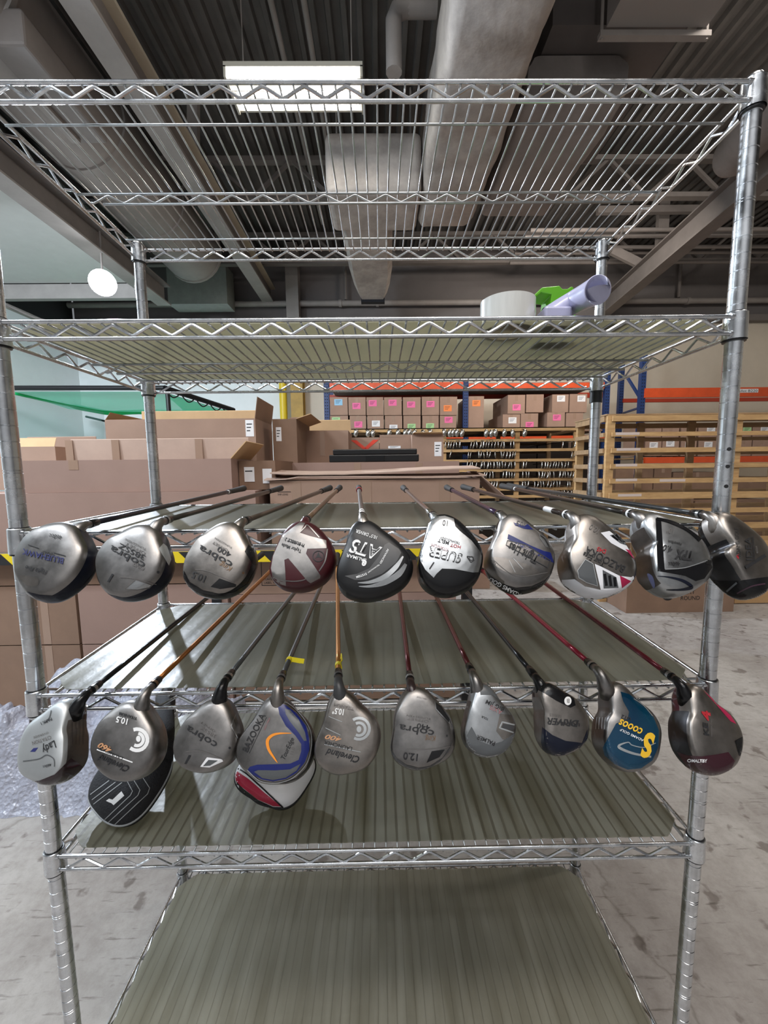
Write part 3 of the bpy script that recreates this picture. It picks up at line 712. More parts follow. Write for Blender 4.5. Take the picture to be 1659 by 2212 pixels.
def club(spec):
    (ky, outline, hos, far, upper, shc, ferc, body, crown, facem, label, opt) = spec
    zsh = (SH[2] if upper else SH[3])+.0135
    Yh = -.045
    if upper:
        P0 = at(hos[0], hos[1], Yh); P1 = at(far[0], far[1], 1.09)
        P1.z = zsh+.012+(P1.z-zsh-.012)*.5
    else:
        P0 = at(hos[0], hos[1], Yh); P1 = atZ(far[0], far[1], zsh+.004)
        d = (P1-P0).normalized(); P1 = P0+d*1.14
    d = (P1-P0).normalized(); L = (P1-P0).length
    root = empty('golf_club', ((P0+P1)/2) - Vector((0, 0, .01)), label, 'golf club', 'drivers on the upper row' if upper else 'drivers on the lower row')
    h = Head(outline, Yh-.032, opt.get('thick', 1.), opt.get('yaw', 0.), opt.get('face', -1), kf=opt.get('kf', .75), nrm=opt.get('nrm', (0, -.85, .53)))
    hb, hc, hf = h.build(root, body, crown, facem, opt.get('wc', -.006), facew=opt.get('facew', True))
    # hosel
    hm = opt.get('hosel', body); c = h.O+h.n*(-.004)
    q = P0-d*.016+(c-P0)*.12
    m = MB(); m.tube([P0+(c-P0)*.46, P0+(c-P0)*.24-d*.006, P0-d*.008+(c-P0)*.07, P0, P0+d*.012], [.0135, .0120, .0085, .0068, .0064], 18); m.build('hosel', hm, root, smooth=True)
    m = MB(); m.tube([P0+d*.010, P0+d*.012, P0+d*.034, P0+d*.036], [.0060, .0072, .0062, .0048], 16); fr = m.build('ferrule', BLK, root, smooth=.6)
    if ferc:
        m = MB(); m.cyl(P0+d*.0135, P0+d*.0195, .0074, .0073, 16); m.build('ferrule_ring', ferc, fr, smooth=.6)
    m = MB(); pts = []; rr = []
    for i in range(12): t = i/11; pts.append(P0+d*(.03+(L-.28)*t)); rr.append(.0044+.0028*t)
    m.tube(pts, rr, 14); sh = m.build('shaft', shc, root, smooth=True)
    m = MB(); gp = [P1-d*g for g in (.262, .260, .18, .09, .015, .004, 0)]; m.tube(gp, [.0074, .0092, .0100, .0112, .0128, .0130, .0100], 16); g = m.build('grip', RUBBER, root, smooth=.7)
    m = MB(); m.cyl(P1-d*.268, P1-d*.255, .0096, .0098, 16); m.build('grip_collar', BLKM, g, smooth=.6)
    for a, b, mt, nm in opt.get('bands', ()):
        m = MB(); r_ = .0044+.0028*((a-.03)/(L-.28))
        if a > L-.27: r_ = .0108
        m.cyl(P0+d*a, P0+d*b, r_+.0006, r_+.0007, 14); m.build(nm, mt, sh, smooth=.6)
    if 'tag' in opt:
        a, side = opt['tag']; p = P0+d*a; YT = mat('yellow_tag', (.80, .66, .01), .5)
        m = MB(); m.cyl(p-d*.005, p+d*.005, .0058, .0058, 14)
        r = Vector((1, 0, 0))
        if side: m.add([p+r*.004+Vector((0, .005, .004)), p+r*.022+Vector((0, .004, .001)), p+r*.022+Vector((0, -.007, -.003)), p+r*.004+Vector((0, -.005, .0))], [(0, 1, 2, 3)]); m.add([p+r*.004+Vector((0, .005, .0034)), p+r*.028+Vector((0, .004, .0004)), p+r*.028+Vector((0, -.007, -.0036)), p+r*.004+Vector((0, -.005, -.0006))], [(3, 2, 1, 0)])
        else:
            m.tube([p+d*.0, p+d*.012+r*.007+Vector((0, 0, .004)), p+d*.03+r*.006+Vector((0, 0, .008)), p+d*.02+r*.004, p-d*.012+r*.006], .0012, 6)
        m.build('price_tag', YT, sh)
    if opt.get('lines'):   # score lines on the face
        pass
    decals(h, root, opt.get('dec', []))
    return h

def T(zf, s, a, b, *r, m=INK, nm='lettering'): p = zf(a, b); return (nm, m, 'T', s, p[0], p[1], *r)
def PG(zf, pts, m, nm='panel', k='PS', *r): return (nm, m, k, zf(*pts), *r)
def ST(zf, pts, w, m, nm='stripe', k='S'): return (nm, m, k, zf(*pts), w)
G = '_'
clubs = []
DK = SILV
# ---- upper row, left to right
clubs.append((1, A((330,148),(420,146),(500,160),(565,215),(620,300),(640,370),(608,470),(540,565),(430,638),(330,657),(230,640),(150,575),(103,490),(88,400),(108,310),(170,225),(245,172)), (182,1134), (527,1057), True,
  mat('shaft_navy', (.02,.018,.03), .3, .3), None, SILV, NAVY, SILVW, 'rounded silver driver with blue lettering, leftmost of the upper row', dict(wc=.009, bands=((.86,.89,WHI,'shaft_band'),), dec=[
  PG(A,((170,585),(250,606),(350,612),(450,590),(530,545),(590,480),(618,430),(632,385),(606,468),(538,560),(430,632),(330,650),(232,634)),NAVY,'dark_skirt','P'),
  T(A,'BLUEHAWK',(412,374),(150,312),1.05,0,.012,m=BLUI), T(A,'GOLF',(350,345),(268,322)), T(A,'Flight Fire',(306,452),(168,418),1.1,.3,.01), T(A,'460cc',(400,228),(318,216),1.1,.2),
  ST(A,((422,360),(345,338)),1.6,INK,'stripe','L'), ST(A,((250,310),(182,288)),1.6,INK,'stripe','L'), PG(A,((128,486),(236,497),(242,545),(170,545)),SILVW,'weight_badge','PS')])))
clubs.append((2, A((850,165),(930,156),(1000,166),(1060,230),(1100,310),(1120,400),(1100,500),(1045,572),(950,632),(850,652),(750,637),(665,575),(618,485),(608,400),(640,320),(730,228)), (347,1127), (607,1057), True,
  mat('shaft_graphite_brown', (.05,.045,.04), .3, .4), SILVB, SILV, NAVY, SILVW, 'silver driver with boxy lettering and thin numeral, second in the upper row', dict(wc=.009, dec=[
  PG(A,((628,560),(700,605),(780,624),(850,626),(950,604),(1045,545),(1100,460),(1112,400),(1094,500),(1040,568),(950,626),(850,646),(750,631),(668,590)),NAVY,'dark_skirt','P'),
  T(A,'cobra',(934,406),(718,290),.6,0,.014), T(A,'385SZ',(934,358),(770,276),.65,0,.01), T(A,'OFFSET',(935,336),(812,270),.7,m=GRI), T(A,'TUNGSTEN',(940,312),(808,246),.7,m=GRI), T(A,'KING',(930,436),(858,398),1.0,.3,m=GRI), T(A,'1',(730,478),(706,470),.9,.2,.02),
  PG(A,arc(1012,462,9,9,0,330),INK,'port','P'), PG(A,((803,570),(868,512),(972,545),(955,562),(880,576)),SILVB,'gem_badge','P'), ST(A,((803,570),(868,512),(972,545),(955,562),(880,576),(803,570)),1.4,GRI,'badge_outline','L'), PG(A,((1015,312),(1045,278),(1070,300),(1095,380),(1080,420)),SATIN,'edge_badge','P'), ST(A,((770,495),(870,505),(1000,540)),1.5,GRI)])))
clubs.append((3, A((1430,150),(1495,138),(1545,168),(1600,250),(1640,330),(1652,400),(1622,500),(1560,582),(1470,627),(1380,637),(1290,617),(1205,555),(1170,470),(1176,400),(1218,310),(1290,222),(1370,168)), (522,1128), (713,1057), True,
  mat('shaft_brown_steel', (.14,.11,.09), .35, .7), None, SILVW, BLK, SILVW, 'silver driver marked 10.5 at its toe, third from left in the upper row', dict(wc=.008, dec=[
  PG(A,((1176,450),(1215,525),(1300,578),(1400,600),(1500,588),(1580,538),(1640,430),(1618,500),(1556,578),(1470,621),(1380,631),(1290,611),(1208,552),(1178,500)),BLK,'dark_skirt','P'),
  T(A,'cobra',(1492,402),(1286,288),.6,0,.014), T(A,'400',(1484,340),(1402,298),.75,0,.01), T(A,'OFFSET',(1462,318),(1366,264),.7,m=GRI), T(A,'TUNGSTEN',(1490,304),(1380,240),.65,m=GRI), T(A,'King',(1490,432),(1412,396),1.0,.3,m=BRZ), T(A,'10.5',(1322,488),(1240,455),1.1,0,.015),
  PG(A,arc(1556,467,8,8,0,330),BRZ,'port','P'), PG(A,((1348,556),(1405,502),(1512,540),(1508,556),(1410,570)),BLKM,'gem_badge','P'), PG(A,((1566,330),(1590,285),(1625,330),(1642,420),(1610,400)),BLKM,'edge_badge','P'), ST(A,((1250,445),(1340,460),(1500,530)),1.4,GRI)])))
clubs.append((4, B_((300,150),(360,163),(440,210),(520,310),(556,420),(532,530),(460,612),(350,660),(250,668),(160,635),(95,580),(76,500),(93,400),(138,300),(200,200)), (659,1126), (734,1056), True,
  mat('shaft_bronze', (.30,.20,.13), .35, .7), None, RED, RED, SILVW, 'maroon driver with a forked silver band, fourth in the upper row', dict(facew=False, dec=[
  PG(B_,((170,250),(290,160),(330,165),(290,235),(360,258),(480,290),(482,345),(345,350),(335,385),(438,540),(435,560),(368,596),(345,580),(208,418),(180,430),(186,500),(192,615),(140,600),(98,560),(84,490),(100,400),(140,310)),SILV,'silver_band','P'),
  ST(B_,((290,235),(325,200),(350,185),(430,270)),2,SILV), ST(B_,((185,578),(250,582),(310,575),(338,562)),2.2,SILV), ST(B_,((488,352),(470,440),(428,510)),2.2,SILV),
  T(B_,'Taylor Made',(306,358),(165,310),1.25,0,.01), T(B_,'Ti BUBBLE 2',(330,318),(190,270),1.2,.2,.01), ST(B_,((322,330),(200,294)),1.2,INK,'stripe','L'),
  ST(B_,arc(424,404,40,38,0,360),1.6,INK,'emblem','L'), PG(B_,((424,372),(434,398),(452,420),(424,410),(398,422),(414,398)),INK,'emblem','P')])))
clubs.append((5, B_((690,145),(720,133),(800,160),(900,220),(1000,300),(1080,400),(1108,480),(1090,560),(1030,632),(940,700),(830,732),(700,728),(610,690),(562,622),(555,530),(575,420),(628,290),(665,185)), (783,1118), (775,1057), True,
  mat('shaft_gray', (.22,.20,.19), .35, .6), None, BLKM, BLKM, GRYD, 'black driver with white outlined letters and curved silver stripes, middle of the upper row', dict(facew=True, hosel=SILVW, bands=((.05,.065,WHI,'shaft_band'),(.085,.10,WHI,'shaft_band'),(.90,.93,REDP,'shaft_band')), dec=[
  PG(B_,((612,545),(700,530),(790,490),(860,400),(900,320),(930,305),(1000,350),(1018,378),(980,450),(880,530),(770,572),(690,575)),GRYD,'grey_panel','P'),
  T(B_,'ATS',(882,345),(668,280),1.15,.2,.03,m=WHI), T(B_,'ATS',(868,350),(678,296),.95,.2,.0,m=BLKM), T(B_,'SALIMAR',(770,425),(628,385),.9,0,.01,m=WHI), T(B_,'10.5° DRIVER',(846,262),(698,212),1.2,0,.01,m=WHI),
  T(B_,'ADVANCED',(920,350),(862,455),.85,0,.02,m=WHI), T(B_,'TECHNOLOGY',(860,460),(775,520),.85,0,.02,m=WHI), T(B_,'SYSTEM',(768,522),(694,548),.95,0,.02,m=WHI),
  ST(B_,((706,594),(800,588),(900,550),(980,480),(1030,405)),[1,7,11,10,3],SILVB,'silver_stripe'), ST(B_,((714,620),(800,618),(900,590),(1000,530),(1050,460)),[1,6,12,13,6],SILVB,'silver_stripe'), T(B_,'e',(775,440),(745,428),1.3,0,.03,m=WHI)])))
clubs.append((6, B_((1260,110),(1340,106),(1420,140),(1500,210),(1560,290),(1603,380),(1602,450),(1582,530),(1540,612),(1440,682),(1340,703),(1240,686),(1160,622),(1128,540),(1142,400),(1178,280),(1213,165)), (938,1116), (871,1058), True,
  mat('shaft_chrome', (.60,.58,.56), .2, 1.), None, BLK, BLK, SILVW, 'silver and black driver with a large outlined word, sixth in the upper row', dict(facew=False, hosel=SILVB, bands=((1.05,1.09,SILVW,'grip_cap'),), dec=[
  PG(B_,((1215,170),(1262,120),(1330,114),(1395,135),(1405,190),(1440,225),(1520,290),(1575,360),(1592,400),(1590,450),(1570,518),(1530,520),(1400,495),(1310,492),(1270,530),(1250,558),(1190,500),(1158,440),(1150,400),(1185,280)),SILVB,'silver_plate','P'),
  T(B_,'SUPER',(1458,390),(1222,335),1.15,.1,.02), T(B_,'SUPER',(1450,391),(1228,337),1.05,.1,-.004,m=SILVB), T(B_,'HOT',(1446,330),(1372,312),.9,0,.01,m=REDP), T(B_,'MELT',(1362,300),(1285,278),1.0,0,.02,m=INK), T(B_,'TECHNOLOGY',(1440,306),(1300,262),1.0,0,.01), T(B_,'TITANIUM',(1360,350),(1238,310),1.2,.1,m=PINK), T(B_,'10',(1352,150),(1316,146),1.2,0,.01),
  T(B_,'1',(1256,452),(1238,444),1.2,.2,.03), ST(B_,((1488,405),(1530,410),(1538,435),(1515,448),(1488,405)),2,INK,'emblem','L'), ST(B_,arc(1520,420,14,14,0,360),1.5,INK,'emblem','L'),
  PG(B_,((1395,140),(1450,160),(1520,230),(1585,320),(1520,288),(1440,225),(1405,190)),BLK,'black_inlay','P')])))
clubs.append((7, C_((135,82),(200,88),(290,140),(362,200),(410,280),(426,350),(402,430),(350,502),(270,542),(190,548),(110,522),(45,462),(12,392),(28,310),(58,230),(98,120)), (1085,1114), (965,1058), True,
  mat('shaft_purple', (.035,.014,.045), .25, .3), None, SILV, BLK, SILVW, 'silver driver with blue stripe and a long name plate, scratched, seventh in the upper row', dict(wc=.009, dec=[
  PG(C_,((18,395),(50,436),(120,486),(200,508),(290,500),(370,462),(396,434),(348,498),(270,537),(190,543),(110,517),(48,458)),BLK,'dark_skirt','P'),
  PG(C_,((155,198),(185,212),(280,262),(360,295),(400,305),(420,365),(340,330),(240,280),(150,225)),BLU,'blue_band','P'), PG(C_,((185,130),(250,150),(268,140),(300,172),(250,168),(195,148)),BLU,'blue_band','P'),
  PG(C_,((150,235),(260,262),(398,350),(382,392),(250,318),(142,262)),SILVW,'name_plate','P'), ST(C_,((150,235),(260,262),(398,350),(382,392),(250,318),(142,262),(150,235)),1.6,GRYD,'plate_outline','L'), T(C_,'Tight Lies',(334,330),(168,246),1.45,.0,.03,m=INK),
  PG(C_,((332,196),(370,215),(402,280),(372,272),(338,225)),SILVB,'edge_badge','P'), ST(C_,((340,205),(365,225),(392,272)),1.5,INK,'edge_line','L'), T(C_,'ADAMS GOLF',(232,542),(48,444),1.0,0,.02,m=WHI), T(C_,'10.5',(252,128),(205,120),1.2,0,.01,m=GRI),
  ST(C_,((160,350),(195,420)),1,SATIN,'scratch','L'), ST(C_,((185,340),(240,400)),1,SATIN,'scratch','L'), ST(C_,((60,340),(200,440),(380,420)),1.2,GRI), PG(C_,((60,330),(200,350),(330,410),(300,440),(150,420),(60,360)),SILVW,'worn_patch','PS')])))
clubs.append((8, C_((540,88),(620,88),(720,138),(800,208),(870,310),(905,400),(882,462),(820,522),(730,567),(640,573),(550,547),(480,502),(443,440),(448,350),(478,230),(510,125)), (1234,1114), (1000,1056), True,
  mat('shaft_dark_brown', (.04,.028,.024), .25, .3), WHI, SILVW, WHT, FACEM, 'driver with white toe, black vent slots and crimson triangles, eighth in the upper row', dict(wc=-.012, hosel=SILV, bands=((.075,.115,WHI,'shaft_label'),), dec=[
  PG(C_,((450,462),(480,462),(540,458),(600,500),(690,520),(760,512),(830,470),(878,440),(890,460),(820,525),(730,570),(640,576),(550,550),(485,508)),WHT,'white_toe','P'), PG(C_,((655,370),(690,385),(800,440),(890,450),(830,500),(760,522),(690,520)),WHT,'white_frame','P',.0004), PG(C_,((700,405),(780,448),(792,508),(706,512)),GRYP,'slot_plate','P',.0006), ] +
  [ST(C_,((712+28*i,428+10*i),(722+26*i,496+2*i)),6,BLK,'vent_slot','L') for i in range(3)] + [
  PG(C_,((800,438),(865,470),(812,510)),MAG,'crimson_triangle','P',.0006), PG(C_,((690,190),(740,180),(830,250),(880,330),(860,310),(750,250)),WHT,'white_frame','P'), PG(C_,((742,205),(775,198),(842,265),(800,250)),GRYP,'slot_plate','P',.0006), ST(C_,((755,208),(790,235)),4,BLK,'vent_slot','L'), ST(C_,((775,202),(812,240)),4,BLK,'vent_slot','L'), ST(C_,((795,215),(828,252)),4,BLK,'vent_slot','L'), PG(C_,((832,285),(858,292),(885,345),(870,330)),MAG,'crimson_triangle','P',.0006),
  PG(C_,((555,410),(600,345),(645,370),(672,498),(610,478),(565,450)),GRYP,'grey_window','P'), ST(C_,((555,410),(600,345),(645,370),(672,498),(610,478),(565,450),(555,410)),1.2,SATIN,'window_outline','L'),
  T(C_,'BAZOOKA',(835,388),(612,268),1.1,0,.01), T(C_,'Tour Edge',(716,362),(595,300),1.3,0,.01), T(C_,'D45',(722,290),(672,272),1.1,0,.02,m=REDP), T(C_,'10.0',(685,170),(636,140),1.2,m=GRI)])))
clubs.append((9, C_((900,82),(1000,84),(1100,110),(1200,170),(1290,250),(1336,340),(1332,420),(1282,490),(1190,546),(1090,566),(990,552),(925,502),(893,400),(873,280),(872,170),(882,105)), (1374,1112), (1084,1053), True,
  mat('shaft_black_brown', (.022,.018,.016), .22, .2), WHI, SILVB, SATIN, FACEM, 'silver driver with thick black angular outline, second from right in the upper row', dict(wc=-.014, hosel=SILV, bands=((.86,.91,WHI,'shaft_band'),), dec=[
  PG(C_,((1008,105),(1040,120),(1060,400),(1020,415)),BLK,'black_outline','P'), ST(C_,((1012,108),(1100,130),(1200,180),(1290,262),(1318,330),(1310,375)),[5,7,6,9,12,10],BLK,'black_outline'), PG(C_,((1020,412),(1060,400),(1180,395),(1320,355),(1336,390),(1290,455),(1240,470),(1180,440),(1100,425)),BLK,'black_outline','P'),
  ST(C_,((1020,440),(1100,450),(1170,470),(1215,505),(1150,520),(1070,520)),[1,4,6,7,4,1],NAVY,'navy_swoosh'), T(C_,'TPX',(1222,300),(1122,288),1.45,.2,.04), T(C_,'4.0',(1108,276),(1054,258),1.1,.1,.02), T(C_,'PowerBolt',(1158,250),(1080,232),1.2,0,.01), T(C_,'460cc',(1148,357),(1080,362),1.2,0,.01), T(C_,'10°',(1112,172),(1074,162),1.2,m=GRI), ST(C_,((1062,402),(1180,392),(1306,350)),1.5,SATIN,'silver_line'), PG(C_,((960,430),(990,440),(1005,490),(995,510)),mat('blue_scuff',(.12,.13,.24),.5),'scuff','PS')])))
clubs.append((10, C_((1300,84),(1400,78),(1480,98),(1570,168),(1645,250),(1692,360),(1692,440),(1652,530),(1570,575),(1500,572),(1400,532),(1330,465),(1285,380),(1272,280),(1278,170)), (1530,1113), (1098,1052), True,
  mat('shaft_graphite_gray', (.07,.072,.075), .22, .5), SILVB, SILVW, BLK, FACED, 'silver driver with upright black lettering and black toe, rightmost of the upper row', dict(wc=-.010, yaw=.12, kf=.6, dec=[
  PG(C_,((1320,462),(1380,468),(1500,466),(1600,452),(1690,440),(1655,535),(1570,580),(1490,575),(1400,538)),BLK,'black_toe','P'), ST(C_,((1420,530),(1480,478)),4,GRYP,'grey_line','L'), ST(C_,((1480,540),(1560,500),(1640,485)),3,mat('plum',(.05,.02,.035),.4),'plum_line'),
  T(C_,'ADAMS GOLF',(1500,330),(1482,160),1.1,0,.0), T(C_,'IDEA',(1566,352),(1556,215),.75,.1,.012), ST(C_,((1574,352),(1566,215)),1.2,INK,'stripe','L'), ST(C_,((1580,352),(1572,215)),1.2,INK,'stripe','L'), T(C_,'460cc',(1600,310),(1592,268),1.1,m=GRI), T(C_,'1',(1644,330),(1634,314),1.2,0,.01), PG(C_,((1488,345),(1490,312),(1474,325)),REDP,'emblem','P')])))
# ---- lower row, left to right
clubs.append((11, D_((490,195),(530,230),(555,330),(570,450),(560,565),(538,640),(450,712),(350,757),(260,752),(180,722),(122,655),(106,580),(123,480),(168,400),(240,318),(330,258),(420,210)), (186,1500), (437,1300), False,
  mat('shaft_black', (.012,.012,.013), .2, .2), SILVB, SATIN, mat('crown_plum', (.02,.008,.012), .2, coat=.5), FACEM, 'pale grey driver showing its grooved face on the right, leftmost of the lower row', dict(face=1, wc=-.004, yaw=-.10, hosel=BLK, dec=[
  T(D_,'Lady',(350,470),(262,520),1.3,.3,.01), T(D_,'CITATION',(325,440),(205,480),1.2,.1,m=GRI), T(D_,'OVERSIZE',(310,415),(215,448),.8,m=GRI), PG(D_,((193,545),(215,522),(245,518),(225,545)),BLUI,'emblem','P'), T(D_,'PARK I',(330,325),(262,358),1.0,0,.01), T(D_,'460cc',(328,618),(275,635),1.0,.1,.01),
  ST(D_,((330,280),(318,325),(290,360)),2,GRYP,'contour_line'), ST(D_,((150,605),(250,590),(300,565),(345,590),(350,640)),2,GRYP,'contour_line'), PG(D_,((180,735),(250,730),(350,690),(440,600),(455,585),(530,640),(450,712),(350,757),(260,752)),mat('crown_plum',(.02,.008,.012)),'dark_toe','P')] +
  [ST(D_,((455+22*i,270),(462+24*i,400),(462+22*i,500)),.8,INK,'score_line') for i in range(4)])))
clubs.append((12, D_((870,205),(950,228),(1020,310),(1062,400),(1073,500),(1042,602),(980,672),(900,717),(820,735),(730,727),(650,682),(594,600),(578,510),(598,430),(658,330),(760,248)), (320,1490), (583,1235), False,
  mat('shaft_copper', (.42,.16,.04), .25, .7), BRZ, SILV, SILVW, SILVW, 'silver driver with a large white swirl, second from left in the lower row', dict(dec=[
  ST(D_,arc(878,468,66,68,-150+40,130),8,WHI,'swirl','L'), ST(D_,arc(880,466,38,40,-80,120),7,WHI,'swirl','L'), PG(D_,arc(886,462,15,20,0,340),WHI,'swirl','P'),
  T(D_,'Cleveland',(830,640),(636,560),1.15,.3,.02), ST(D_,((850,612),(622,530)),2.6,WHI,'stripe','L'), T(D_,'LAUNCHER',(790,580),(630,510),.75,0,.01), T(D_,'460',(722,522),(640,482),.9,.3,.03,m=ORI), T(D_,'TITANIUM',(880,325),(768,290),1.0,0,.02), T(D_,'10.5',(822,335),(750,318),1.1,0,.02,m=WHI)])))
clubs.append((13, D_((1380,200),(1440,188),(1500,250),(1547,350),(1562,440),(1532,550),(1480,622),(1400,662),(1300,684),(1200,662),(1133,612),(1109,530),(1119,450),(1180,355),(1270,258)), (485,1473), (628,1290), False,
  mat('shaft_gray_steel', (.12,.125,.13), .3, .6), SILVB, SILV, GRYD, SILVW, 'dull silver driver with boxy name and bold numeral, third in the lower row', dict(wc=.002, hosel=BLK, dec=[
  T(D_,'cobra',(1395,488),(1207,374),.72,0,.01), T(D_,'385SZ',(1388,440),(1290,380),.7,m=GRI), T(D_,'OFFSET',(1380,410),(1290,348),.6,m=GRI), T(D_,'1',(1222,572),(1196,565),.9,.2,.03), PG(D_,arc(1470,520,8,8,0,330),INK,'port','P'),
  PG(D_,((1282,640),(1325,580),(1420,592),(1428,606),(1340,645)),PAPER,'gem_badge','P'), PG(D_,((1300,636),(1335,596),(1395,600),(1345,632)),GRYP,'gem_badge_core','P',.0006), ST(D_,((1505,310),(1478,380),(1520,460)),2,SILVB,'contour_line','L'), ST(D_,((1190,545),(1290,540),(1420,590)),1.4,GRI)])))
clubs.append((14, E_((480,255),(560,262),(650,340),(760,450),(842,570),(882,700),(872,830),(822,962),(720,1062),(600,1107),(480,1112),(350,1092),(240,1012),(158,912),(133,830),(148,720),(228,580),(328,430),(415,315)), (603,1476), (695,1262), False,
  mat('shaft_gray_graphite', (.10,.10,.10), .28, .5), GRYP, SILV, BLK, SILVW, 'silver driver with blue curves and orange boomerang mark, fourth in the lower row', dict(wc=.004, hosel=SILVW, tag=(.085, True), dec=[
  PG(E_,((575,285),(620,330),(740,455),(820,580),(852,700),(842,830),(790,960),(700,1050),(600,1088),(480,1096),(600,1100),(716,1056),(816,958),(866,828),(875,700),(836,572),(756,455),(648,345)),BLK,'dark_skirt','P'),
  PG(E_,((515,325),(600,365),(700,440),(790,560),(820,680),(822,780),(780,900),(700,1000),(600,1060),(480,1082),(380,1065),(290,1020),(240,975),(260,945),(330,925),(500,920),(640,915),(720,880),(745,800),(745,730),(690,650),(600,560),(540,450)),BLU,'blue_curve','P'),
  PG(E_,((590,400),(640,410),(720,500),(780,620),(795,700),(770,700),(720,620),(640,520),(600,450)),GRYP,'grey_inlay','P',.0005), PG(E_,((300,990),(340,975),(500,978),(640,968),(740,915),(700,980),(600,1045),(480,1068),(380,1050)),GRYP,'grey_inlay','P',.0005),
  ST(E_,((515,325),(620,350),(740,460),(825,600),(838,740),(800,900),(700,1020),(600,1075),(480,1095),(350,1070),(240,975)),1.8,SATIN,'silver_line'),
  ST(E_,((652,628),(540,630),(470,650),(428,700),(440,780),(490,860),(522,905)),[1,4,6,7,6,4,1],ORG_P,'boomerang_mark'),
  T(E_,'BAZOOKA',(238,812),(412,460),1.05,0,.01), ST(E_,((252,822),(418,478)),1,INK,'stripe','L'), T(E_,'GEO MAX',(405,600),(458,485),.8,m=PINK), T(E_,'TourEdge',(590,880),(682,680),1.1,.2,.01), T(E_,'11.0',(670,830),(686,765),1.0,m=GRI)])))
clubs.append((15, E_((1080,205),(1180,223),(1290,310),(1400,438),(1472,550),(1497,670),(1472,790),(1382,932),(1250,1002),(1120,1022),(1010,1002),(920,932),(878,850),(878,740),(928,580),(978,430),(1028,270)), (731,1470), (729,1245), False,
  mat('shaft_orange_gold', (.50,.22,.06), .28, .6), GRYP, SILVW, SILV, SILVW, 'silver driver with raised swirl and white 10.5 mark, fifth in the lower row', dict(hosel=GRYD, tag=(.055, False), dec=[
  ST(E_,arc(1290,585,98,100,-125,118),6,SATIN,'swirl','L'), ST(E_,arc(1290,590,58,60,-120,120),6,SATIN,'swirl','L'), PG(E_,arc(1290,590,22,30,0,340),SATIN,'swirl','P'),
  T(E_,'Cleveland',(1298,850),(985,770),1.15,.3,.02), ST(E_,((1306,805),(965,732)),1.8,SATIN,'stripe','L'), T(E_,'LAUNCHER',(1228,760),(965,695),.95,0,.01), T(E_,'400',(1130,668),(975,638),.6,.3,.02,m=ORI), T(E_,'10.5°',(1150,405),(1045,388),1.4,0,.03,m=WHI), T(E_,'TITANIUM',(1245,385),(1060,345),1.0,0,.0,m=GRI),
  ST(E_,((1005,470),(1130,520)),1,SATIN,'scratch','L'), ST(E_,((975,578),(1115,645)),1.2,SATIN,'scratch','L')])))
clubs.append((16, F_((225,345),(300,310),(375,342),(470,420),(562,530),(627,650),(637,770),(592,890),(520,972),(420,1032),(320,1043),(220,1022),(130,962),(93,880),(93,800),(128,620),(178,420)), (887,1476), (864,1288), False,
  mat('shaft_dark_red', (.11,.018,.02), .25, .4), SATIN, SILV, GRYD, SILVW, 'silver driver marked 12.0 on a dark red shaft, sixth in the lower row', dict(wc=.004, hosel=mat('hosel_brown', (.035,.02,.02), .3), dec=[
  PG(F_,((98,800),(104,870),(142,932),(230,996),(330,1020),(430,1006),(540,935),(610,830),(628,770),(586,886),(516,966),(418,1025),(320,1037),(224,1014),(136,958),(99,880)),GRYD,'dark_skirt','P'),
  T(F_,'cobra',(468,704),(172,648),.66,0,.012), T(F_,'440',(434,662),(322,640),.8,0,.01), T(F_,'OFFSET',(420,618),(240,590),.5,m=GRI), T(F_,'TUNGSTEN',(440,598),(232,566),.5,m=GRI), T(F_,'King',(478,745),(385,755),1.3,.3,m=BRZ), T(F_,'12.0',(328,905),(206,890),1.05,0,.02), T(F_,'460cc TOUR',(400,430),(318,410),1.0,m=GRI),
  PG(F_,arc(574,748,8,11,0,330),INK,'port','P'), PG(F_,((400,978),(445,880),(558,864),(510,930)),BLKM,'gem_badge','P'), PG(F_,((468,462),(520,500),(592,600),(590,628),(485,520)),BLKM,'edge_badge','P'), ST(F_,((468,450),(530,500),(600,610),(588,640),(480,520),(468,450)),1.8,SILVB,'badge_outline','L'), ST(F_,((230,860),(400,862),(600,840)),1.2,GRI)])))
clubs.append((17, F_((830,285),(905,300),(972,370),(1062,480),(1132,580),(1162,680),(1142,780),(1080,872),(1000,922),(920,937),(820,912),(730,842),(693,760),(706,620),(745,450),(790,330)), (1022,1457), (943,1290), False,
  mat('shaft_dark_red', (.11,.018,.02)), None, SILVB, GRYP, FACEM, 'small grey and silver driver with a square notch, seventh in the lower row', dict(thick=.85, hosel=SILV, dec=[
  PG(F_,((785,670),(850,790),(940,825),(1040,800),(1150,720),(1145,780),(1080,872),(1000,922),(920,937),(820,912),(735,842),(745,740)),GRYP,'grey_toe','P'), PG(F_,((850,300),(905,305),(975,375),(1040,460),(960,400),(860,400)),GRYP,'grey_heel','P'),
  PG(F_,((1025,560),(1120,570),(1155,640),(1150,720),(1080,780),(1050,780),(995,710),(1010,640)),SILVW,'notch_plate','P'), ST(F_,((1150,655),(1045,630),(1022,680),(1140,720)),3,SATIN,'notch_edge','L'), PG(F_,((1148,662),(1052,645),(1038,680),(1142,708)),GRYD,'notch','P',.0004),
  T(F_,'PALMER',(988,800),(835,740),1.1,0,.01), T(F_,'1',(972,642),(955,582),2.2,0,.03), T(F_,'TOUR',(930,600),(872,575),1.1,0,.01), T(F_,'AXIS',(1050,535),(950,485),1.0,m=PINK), T(F_,'BIG JIM',(1065,510),(915,440),.9,0,.01)])))
